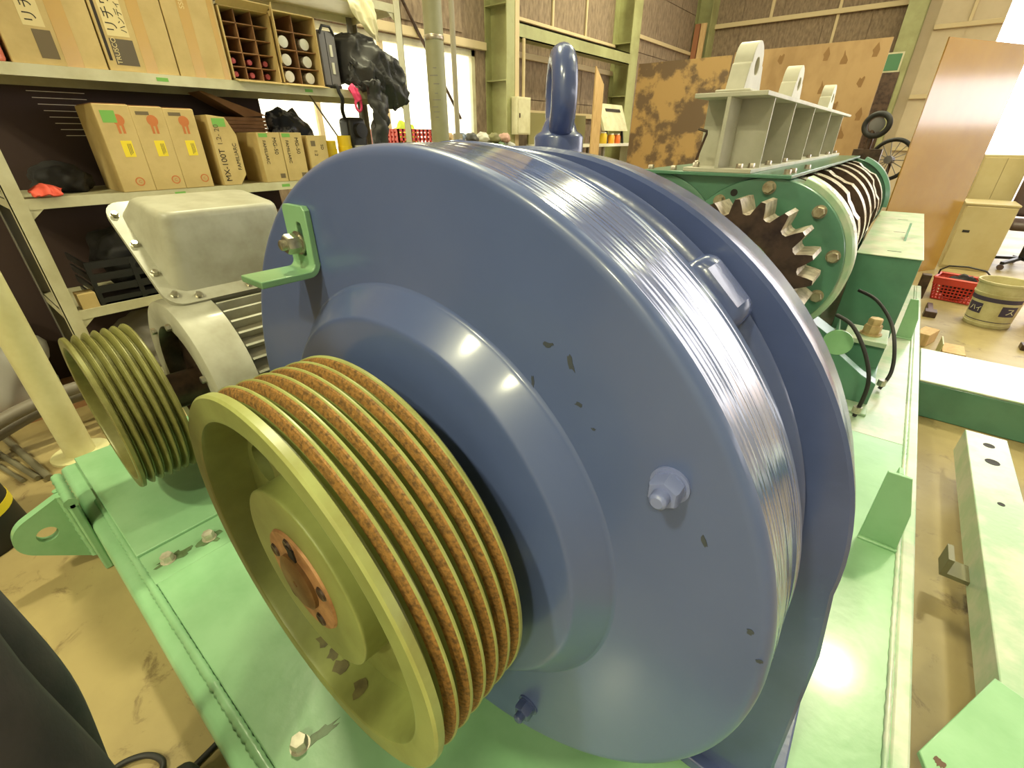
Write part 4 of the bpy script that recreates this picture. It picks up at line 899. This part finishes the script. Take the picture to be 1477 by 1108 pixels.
cloth('jacket_body', bk_cl, jk, [[(-3.14,2.06,1.64),(-3.14,2.05,1.76),(-3.14,2.06,1.88),(-3.16,2.08,1.90)],
 [(-3.01,2.07,1.64),(-2.98,2.10,1.76),(-2.99,2.12,1.87),(-3.06,2.14,1.91)],
 [(-2.915,2.17,1.60),(-2.89,2.18,1.70),(-2.91,2.22,1.83),(-3.00,2.24,1.90)],
 [(-2.91,2.26,1.54),(-2.87,2.28,1.63),(-2.88,2.32,1.75),(-2.94,2.35,1.83)],
 [(-2.91,2.31,1.51),(-2.87,2.36,1.57),(-2.88,2.41,1.65),(-2.92,2.44,1.74)],
 [(-2.915,2.36,1.50),(-2.88,2.42,1.53),(-2.89,2.46,1.57),(-2.92,2.48,1.64)]], 2, .022, 8, .03)
cloth('jacket_sleeve', bk_cl, jk, [[(x + .045, y_, z_) for x, y_, z_ in row] for row in [[(-2.97,2.12,1.64),(-2.93,2.17,1.64),(-2.97,2.23,1.62)],[(-2.96,2.14,1.54),(-2.92,2.19,1.54),(-2.96,2.25,1.54)],[(-2.96,2.15,1.42),(-2.93,2.19,1.42),(-2.96,2.25,1.42)],[(-2.97,2.13,1.28),(-2.94,2.17,1.27),(-2.97,2.22,1.27)],[(-2.98,2.11,1.14),(-2.96,2.14,1.13),(-2.98,2.19,1.13)]]], 5, .016, 9, .025)
gv = cloth('work_glove', pink, None, [[(-2.985,2.03,1.60),(-2.975,2.06,1.625),(-2.985,2.10,1.60)],[(-2.965,2.05,1.575),(-2.955,2.07,1.58),(-2.965,2.10,1.565)],[(-2.965,2.075,1.53),(-2.955,2.09,1.54),(-2.965,2.105,1.53)]], 3, .006, 14, .012)
tag(gv, 'bright pink webbing draped over the shelf lip under the jacket', 'webbing')
lp = MB().tube([(-2.96,2.085+.022*math.cos(t),1.515+.035*math.sin(t)) for t in [2*PI*i/20 for i in range(20)]], .008, 8, True).build('loop', pink, gv, smooth=80)
pb = cloth('paper_sheet', mat('cream_paper', (226,216,176), rough=.7), None, [[(-2.99,2.10,2.10),(-2.985,2.2,2.10),(-2.99,2.32,2.08)],[(-2.97,2.12,2.02),(-2.955,2.21,2.0),(-2.97,2.31,1.98)],[(-2.97,2.17,1.96),(-2.955,2.24,1.94),(-2.97,2.31,1.91)],[(-2.98,2.26,1.90),(-2.97,2.29,1.885),(-2.98,2.325,1.875)]], 8, .01, 8, .002)
tag(pb, 'crumpled cream paper hanging from the topmost shelf', 'paper')
# middle shelf
z = 1.09
tag(cloth('rag', mat('red_rag', (206,80,60), rough=.8), None, [[(-3.06,.36,z+.03),(-3.06,.40,z+.05),(-3.06,.47,z+.03)],[(-3.02,.35,z+.02),(-3.02,.41,z+.045),(-3.02,.46,z+.02)],[(-2.985,.36,z+.005),(-2.98,.40,z+.012),(-2.985,.45,z+.005)]], 4, .01, 12, .006), 'small red rag lying on the middle shelf edge', 'rag')
tag(blob('black_bag', black_cl, (-3.29,.52,z+.065), (.13,.11,.07), 6, .3, flat=.8, rest=z), 'black soft bag on the middle shelf behind the red rag', 'bag')
for k in range(3):
    y0 = .685 + k*.142 - k*.004; y1 = y0 + .138; dz = (.02,.01,.005)[k]*.3
    t = carton('wire_carton', ['tall carton with red print and green scrawl, outermost of three', 'tall carton with red print, middle one of three', 'tall carton with red print beside the wire box, last of three'][k], -3.0, y0, y1, z, z+.375-.004*k, .30, cat='carton', grp='tall red print cartons on the middle shelf')
    ym = (y0+y1)/2 + .012
    face(t,'yellow_label',yellow,-3.0,ym-.022,ym+.022,z+.155,z+.225); [face(t,'label_text_lines',ink_gr,-2.9991,ym+.001+.006*q,ym+.003+.006*q,z+.163+.004*q,z+.212) for q in range(3)]
    MB().lathe([(.024,0),(.024,.0006),(.0,.0008)], (-3.0,ym,z+.312), 'X', 20, caps=False).build('red_print', ink_red, t)
    for dy in (-.010,.008): face(t,'red_print',ink_red,-3.0,ym+dy-.004,ym+dy+.006,z+.255,z+.30)
    MB().lathe([(.020,.0004),(.020,.001),(.015,.001),(.015,.0004)], (-3.0,ym+.02 if k else ym,z+.045), 'X', 24, caps=False).build('red_ring_print', ink_red, t); text('C', .018, ink_red, t, (-2.999,(ym+.02 if k else ym)-.006,z+.039), (0,1,0), UPZ)
    face(t,'handwritten_note',greenpen if k == 0 else ink_gr,-3.0,y0+.02,y0+.075,z+.335 if k else z+.30,z+.35)
    box('flap', card_dk, t, -3.28, -3.01, y0+.004, y1-.004, z+.375-.004*k, z+.379-.004*k)
mx = thing('wire_box', 'leaning wire spool carton with cut corners on the middle shelf', 'carton', (-3.12,1.22,z))
MB().prism([(1.155,z),(1.245,z),(1.285,z+.05),(1.285,z+.25),(1.245,z+.335),(1.155,z+.345)], 'X', -3.26, -3.0).build('carton_body', card, mx, bevel=.002)
text('MX-100T', .042, ink, mx, (-2.999,1.20,z+.02), UPZ, (0,-1,0)); text('1.2- 20', .036, ink_gr, mx, (-2.999,1.20,z+.20), UPZ, (0,-1,0)); text('FAMILIARC', .028, ink, mx, (-2.999,1.268,z+.075), UPZ, (0,-1,0)); face(mx,'green_label',greenpen,-3.0,1.175,1.24,z+.29,z+.33)
for k, (y0, y1, l) in enumerate(((1.395,1.53,'wire spool carton with green stamp next to the leaning one'),(1.533,1.668,'wire spool carton standing between its two neighbours'),(1.70,1.83,'wire spool carton with square code mark, nearest the yellow cups'))):
    t = carton('wire_box', l, -3.0, y0, y1, z, z+(.265 if k < 2 else .25), .26, cat='carton')
    if k < 2:
        text('FAMILIARC', .026, ink, t, (-2.999,y0+.025,z+.225), DNZ, (0,1,0)); text('MG-50', .032, ink, t, (-2.999,y0+.085,z+.24), DNZ, (0,1,0)); face(t,'green_stamp',greenpen,-3.0,y0+.01,y0+.06,z+.24,z+.26); face(t,'code_mark',ink_gr,-3.0,y0+.09,y0+.12,z+.02,z+.045)
    else:
        face(t,'code_mark',ink_gr,-3.0,y0+.02,y0+.05,z+.19,z+.22); text('1.2', .03, ink, t, (-2.999,y0+.035,z+.17), DNZ, (0,1,0)); text('SD', .026, ink, t, (-2.999,y0+.085,z+.2), DNZ, (0,1,0))
ob3 = thing('stacked_cartons', 'flattened brown cartons stacked behind the wire spool boxes', 'carton', (-3.42,1.45,z))
for k in range(5): box('flat_carton', card_dk, ob3, -3.53,-3.31,1.30,1.62,z+.25+.02*k,z+.268+.02*k)
box('support_carton', card_dk, ob3, -3.53,-3.31,1.30,1.62,z,z+.25); MB().hexa([(-3.32,1.50,z+.35),(-3.32,1.64,z+.36),(-3.5,1.64,z+.36),(-3.5,1.50,z+.35)], [(-3.32,1.28,z+.47),(-3.32,1.29,z+.475),(-3.5,1.29,z+.475),(-3.5,1.28,z+.47)]).build('flap', card_dk, ob3)
tag(blob('plastic_bag', mat('navy_film', (48,54,72), (150,150,160), 14, lo=.5, hi=.62, rough=.15), (-3.405,1.80,z+.22), (.10,.13,.172), 9, .35, rest=z), 'glossy navy plastic bag behind the wire spool cartons', 'bag')
for k, (yy, h) in enumerate(((1.90,.10),(2.02,.13))):
    tag(MB().lathe([(0,0),(.045,0),(.048,h*.5),(.045,h*.52),(.045,h),(.036,h),(.036,h*.6),(0,h*.6)], (-3.09,yy,z+.12), 'Z', 24).build('tape_roll', mat('yellow_tape', (232,196,40), rough=.35)), 'yellow tape roll on the ledge, ' + ('next to the spool carton' if k == 0 else 'next to the black power tool'), 'tape roll')
box_u = tag(MB().box(-3.27,-3.04,1.85,2.42,z,z+.12).build('wooden_ledge', card_dk), 'brown low carton carrying the yellow tape rolls', 'carton')
dr = thing('power_tool', 'black power tool with shoulder strap near the shelf end', 'power tool', (-3.14,2.16,z+.12))
MB().box(-3.23,-3.09,2.08,2.22,z+.12,z+.36).build('tool_body', black_pl, dr, bevel=.03, seg=3); MB().cyl((-3.09,2.15,z+.28),(-3.05,2.15,z+.28),.045,20).build('motor_end', black_pl, dr); box('tool_label', white_pl, dr, -3.092,-3.08,2.10,2.19,z+.13,z+.19); MB().tube(smooth_path([(-3.16,2.1,z+.35),(-3.10,2.05,z+.40),(-2.99,1.99,z+.455),(-2.984,1.97,1.58),(-2.990,1.965,1.612),(-3.015,1.96,1.612)]), .012, 6).build('strap', black_cl, dr, smooth=80)
sp = thing('sprayer_bottle', 'grey metal spray canister near the shelf end post', 'canister', (-3.095,2.31,z+.12))
MB().lathe([(0,0),(.045,0),(.045,.19),(.03,.22),(.02,.23),(.02,.27),(0,.28)], (-3.095,2.31,z+.12), 'Z', 24).build('canister', grey_pl, sp); MB().tube([(-3.095,2.31,z+.37),(-3.085,2.34,z+.40),(-3.085,2.42,z+.40)], .006, 6).build('spout', steel_dk, sp)
# lower shelf
z = .575
cr = thing('black_crate', 'black folding crate stuffed with dark cloth on the lower shelf', 'crate', (-3.2,.66,z))
s = MB(); cy0, cy1 = .42, .98
for zz0 in (0,.06,.12,.18): s.box(-3.03,-3.02,cy0,cy1,z+zz0,z+zz0+.035).box(-3.4,-3.03,cy0,cy0+.01,z+zz0,z+zz0+.035).box(-3.4,-3.03,cy1-.01,cy1,z+zz0,z+zz0+.035)
for yy in (cy0,.6,.79,cy1-.02): s.box(-3.035,-3.018,yy,yy+.02,z,z+.215)
s.box(-3.4,-3.02,cy0,cy1,z,z+.01); s.build('crate_body', black_pl, cr)
tag(blob('cloth_bundle', black_cl, (-3.215,.70,z+.22), (.12,.18,.145), 12, .35, rest=z+.009), 'black cloth bundle piled into the black crate', 'cloth')
tag(MB().box(-3.10,-3.012,.345,.415,z,z+.075).build('small_carton', card, bevel=.002), 'small tan cardboard box at the lower shelf corner', 'carton')
s2 = carton('carton', 'brown carton with cables pushed back on the lower shelf', -3.1, 1.05, 1.9, z, z+.3, .4, m=card_dk)
# floor level behind the stanchion
tag(blob('sack', mat('white_sack', (176,172,166), rough=.35), (-3.41,-.13,.36), (.145,.27,.28), 14, .3, flat=.8, rest=.06), 'shiny white plastic sack on the stack behind the stanchion', 'sack')
tag(blob('sack', mat('grey_sack', (128,122,114), rough=.5), (-3.25,.62,.29), (.17,.2,.16), 15, .3, flat=.8, rest=.14), 'dull grey sack under the shelf beside the motor pulley', 'sack')
box('floor_pallet', card_dk, None, -3.60,-3.24,-.5,.24,0,.06); pb2 = bpy.data.objects['floor_pallet']; tag(pb2, 'brown low pallet under the white sack', 'pallet')
for k, (yy, zz1) in enumerate(((.03,.11),(.0,.18))):
    hx_ = -2.945 + .075*k; pth = [(hx_-.02, -.42, .03), (hx_, -.20, zz1-.01), (hx_, .03, zz1+.06), (hx_, .25, zz1+.07), (hx_, .5, zz1), (hx_, .78, .03)]
    tag(MB().tube(smooth_path(pth), .03, 10).build('rubber_hose', mat('grey_hose', (112,104,92), rough=.5), smooth=80), ['grey hose curling along the shelf foot, lower one', 'grey hose curling along the shelf foot, upper one'][k], 'hose')
for k, lb in enumerate(('thickest','middle sized','thinnest')):
    rr0 = .015-.003*k; a = Vector(((-2.555,-.065),(-2.596,-.097),(-2.629,-.142))[k] + (rr0,)); b = Vector(((-3.22,-.150),(-3.15,-.213),(-3.10,-.244))[k] + (rr0,))
    tag(MB().cyl(a, b, .015-.003*k, 10).build('steel_rod', mat('grey_rod', (128,122,100), rough=.4, metal=.4)), lb + ' grey steel rod lying sloped on the floor beside the stanchion', 'steel rod', 'steel rods beside the stanchion')
tag(blob('dust_heap', mat('dirt', (96,84,64), rough=.9), (-2.76,-.30,.0), (.10,.06,.02), 18, .3, flat=.6, rest=0), 'low heap of dirt on the floor beside the steel rods', 'dirt')
bd = thing('rubber_bollard', 'black rubber drum with a yellow stripe on the floor', 'bollard', (-2.30,-.33,0))
MB().lathe([(0,0),(.16,0),(.165,.02),(.15,.24),(.13,.27),(0,.275)], (-2.30,-.33,0), 'Z', 40).build('drum_body', rubber, bd); MB().lathe([(.1585,.13),(.160,.132),(.1575,.165),(.156,.165)], (-2.30,-.33,0), 'Z', 40, caps=False).build('yellow_stripe', yellow, bd)
# hose on the floor near the base
tag(MB().tube(smooth_path([(-.98,-.42,.01),(-1.04,-.30,.01),(-1.055,-.20,.01),(-1.035,-.15,.01),(-1.0,-.125,.01),(-.968,-.125,.01),(-.948,-.165,.01),(-.948,-.25,.01),(-.96,-.45,.01)]), .007, 8).build('air_hose', rubber, smooth=80), 'black air hose looped on the floor beside the base', 'hose')
tag(MB().tube([(-.918,-.36,.008),(-.914,-.22,.008),(-.910,-.10,.008),(-.917,-.05,.008),(-.921,-.022,.008)], .007, 8).build('extension_cord', rubber, smooth=80), 'thin black cord running under the base edge', 'cord')

# ------------------------------------------------------------------ person (dark work trousers) at the near side of the base
def skin_mesh(name, m, verts, edges, radii, root, parent, lvl=2):
    me = bpy.data.meshes.new(name); me.from_pydata(verts, edges, []); me.materials.append(m)
    o = bpy.data.objects.new(name, me); C.objects.link(o); o.parent = parent
    sk = o.modifiers.new('skin', 'SKIN'); sk.use_smooth_shade = True
    if not me.skin_vertices: me.attributes  # ensured by the modifier
    for i, r_ in enumerate(radii):
        sv = me.skin_vertices[0].data[i]; sv.radius = (r_, r_) if not isinstance(r_, tuple) else r_; sv.use_root = (i == root)
    sd = o.modifiers.new('sub', 'SUBSURF'); sd.levels = lvl; sd.render_levels = lvl
    return o
per = thing('person', 'person in dark work clothes standing close beside the mint green base', 'person', (-.73,-.25,0)); per.rotation_euler = (0,0,R(3))
V = [(0,0,.95),(0,0,1.12),(0,0,1.32),(0,-.01,1.44),(0,0,1.50),(0,.01,1.58),(0,.015,1.67),(0,.01,1.74),
     (-.11,.02,.88),(-.115,.06,.52),(-.12,.02,.10),(-.12,.12,.045),(.11,.02,.88),(.115,.06,.52),(.12,.02,.10),(.12,.12,.045),
     (-.19,0,1.42),(-.25,-.08,1.16),(-.10,-.20,.98),(.19,0,1.42),(.25,-.08,1.16),(.10,-.20,.98)]
Ed = [(0,1),(1,2),(2,3),(3,4),(4,5),(5,6),(6,7),(0,8),(8,9),(9,10),(10,11),(0,12),(12,13),(13,14),(14,15),(3,16),(16,17),(17,18),(3,19),(19,20),(20,21)]
Rd = [(.185,.15),(.165,.13),(.165,.12),(.12,.09),.055,.085,.095,.07,.115,.08,.055,.042,.115,.08,.055,.042,.065,.05,.036,.065,.05,.036]
try:
    skin_mesh('body', navy_cl, V, Ed, Rd, 0, per)
except Exception as ex_:
    print('skin failed', ex_)
hairm = mat('black_hair', (30,26,24), rough=.6); skinm = mat('skin_tone', (206,160,128), rough=.5)
hd_ = blob('head', skinm, (0,.02,1.66), (.078,.098,.118), 1, .02); hd_.parent = per
hr_ = blob('hair', hairm, (0,.0,1.70), (.085,.10,.10), 2, .05); hr_.parent = per
for sx in (-1, 1):
    sh_ = MB().box(sx*.12-.045, sx*.12+.045, -.08, .19, 0, .085).build('shoe', rubber, None, bevel=.03, seg=3); sh_.parent = per
    hx = sx*.075
    hnd = MB().box(hx-.035, hx+.035, -.232, -.202, .90, .985).build('hand', skinm, None, bevel=.012); hnd.parent = per
    for k in range(4):
        f_ = MB().tube([(hx-.026+.0175*k,-.217,.905),(hx-.026+.0175*k,-.222,.865),(hx-.024+.016*k,-.213,.832 + .007*abs(k-1.5))], [.0088,.0082,.0072], 8).build('finger', skinm, None, smooth=80); f_.parent = hnd
    f_ = MB().tube([(hx-sx*.034,-.217,.955),(hx-sx*.055,-.222,.925),(hx-sx*.06,-.222,.895)], [.0105,.0098,.008], 8).build('thumb', skinm, None, smooth=80); f_.parent = hnd

# made-up cabinet, added to darken the gap left of the shelving
dc = thing('dark_filler_cabinet', 'dark brown filler cabinet added to darken the gap behind the shelving', 'cabinet', (-4.05,-.55,0))
box('cabinet_body', MATS['dark_back_panel'], dc, -4.5,-3.62,-1.7,.40,0,1.75, bevel=.005); box('door', MATS['dark_back_panel'], dc, -3.62,-3.606,-1.68,-.66,.05,1.7, bevel=.003); box('door', MATS['dark_back_panel'], dc, -3.62,-3.606,-.645,.38,.05,1.7, bevel=.003)
box('handle', steel, dc, -3.606,-3.59,-.62,-.60,.85,1.0)
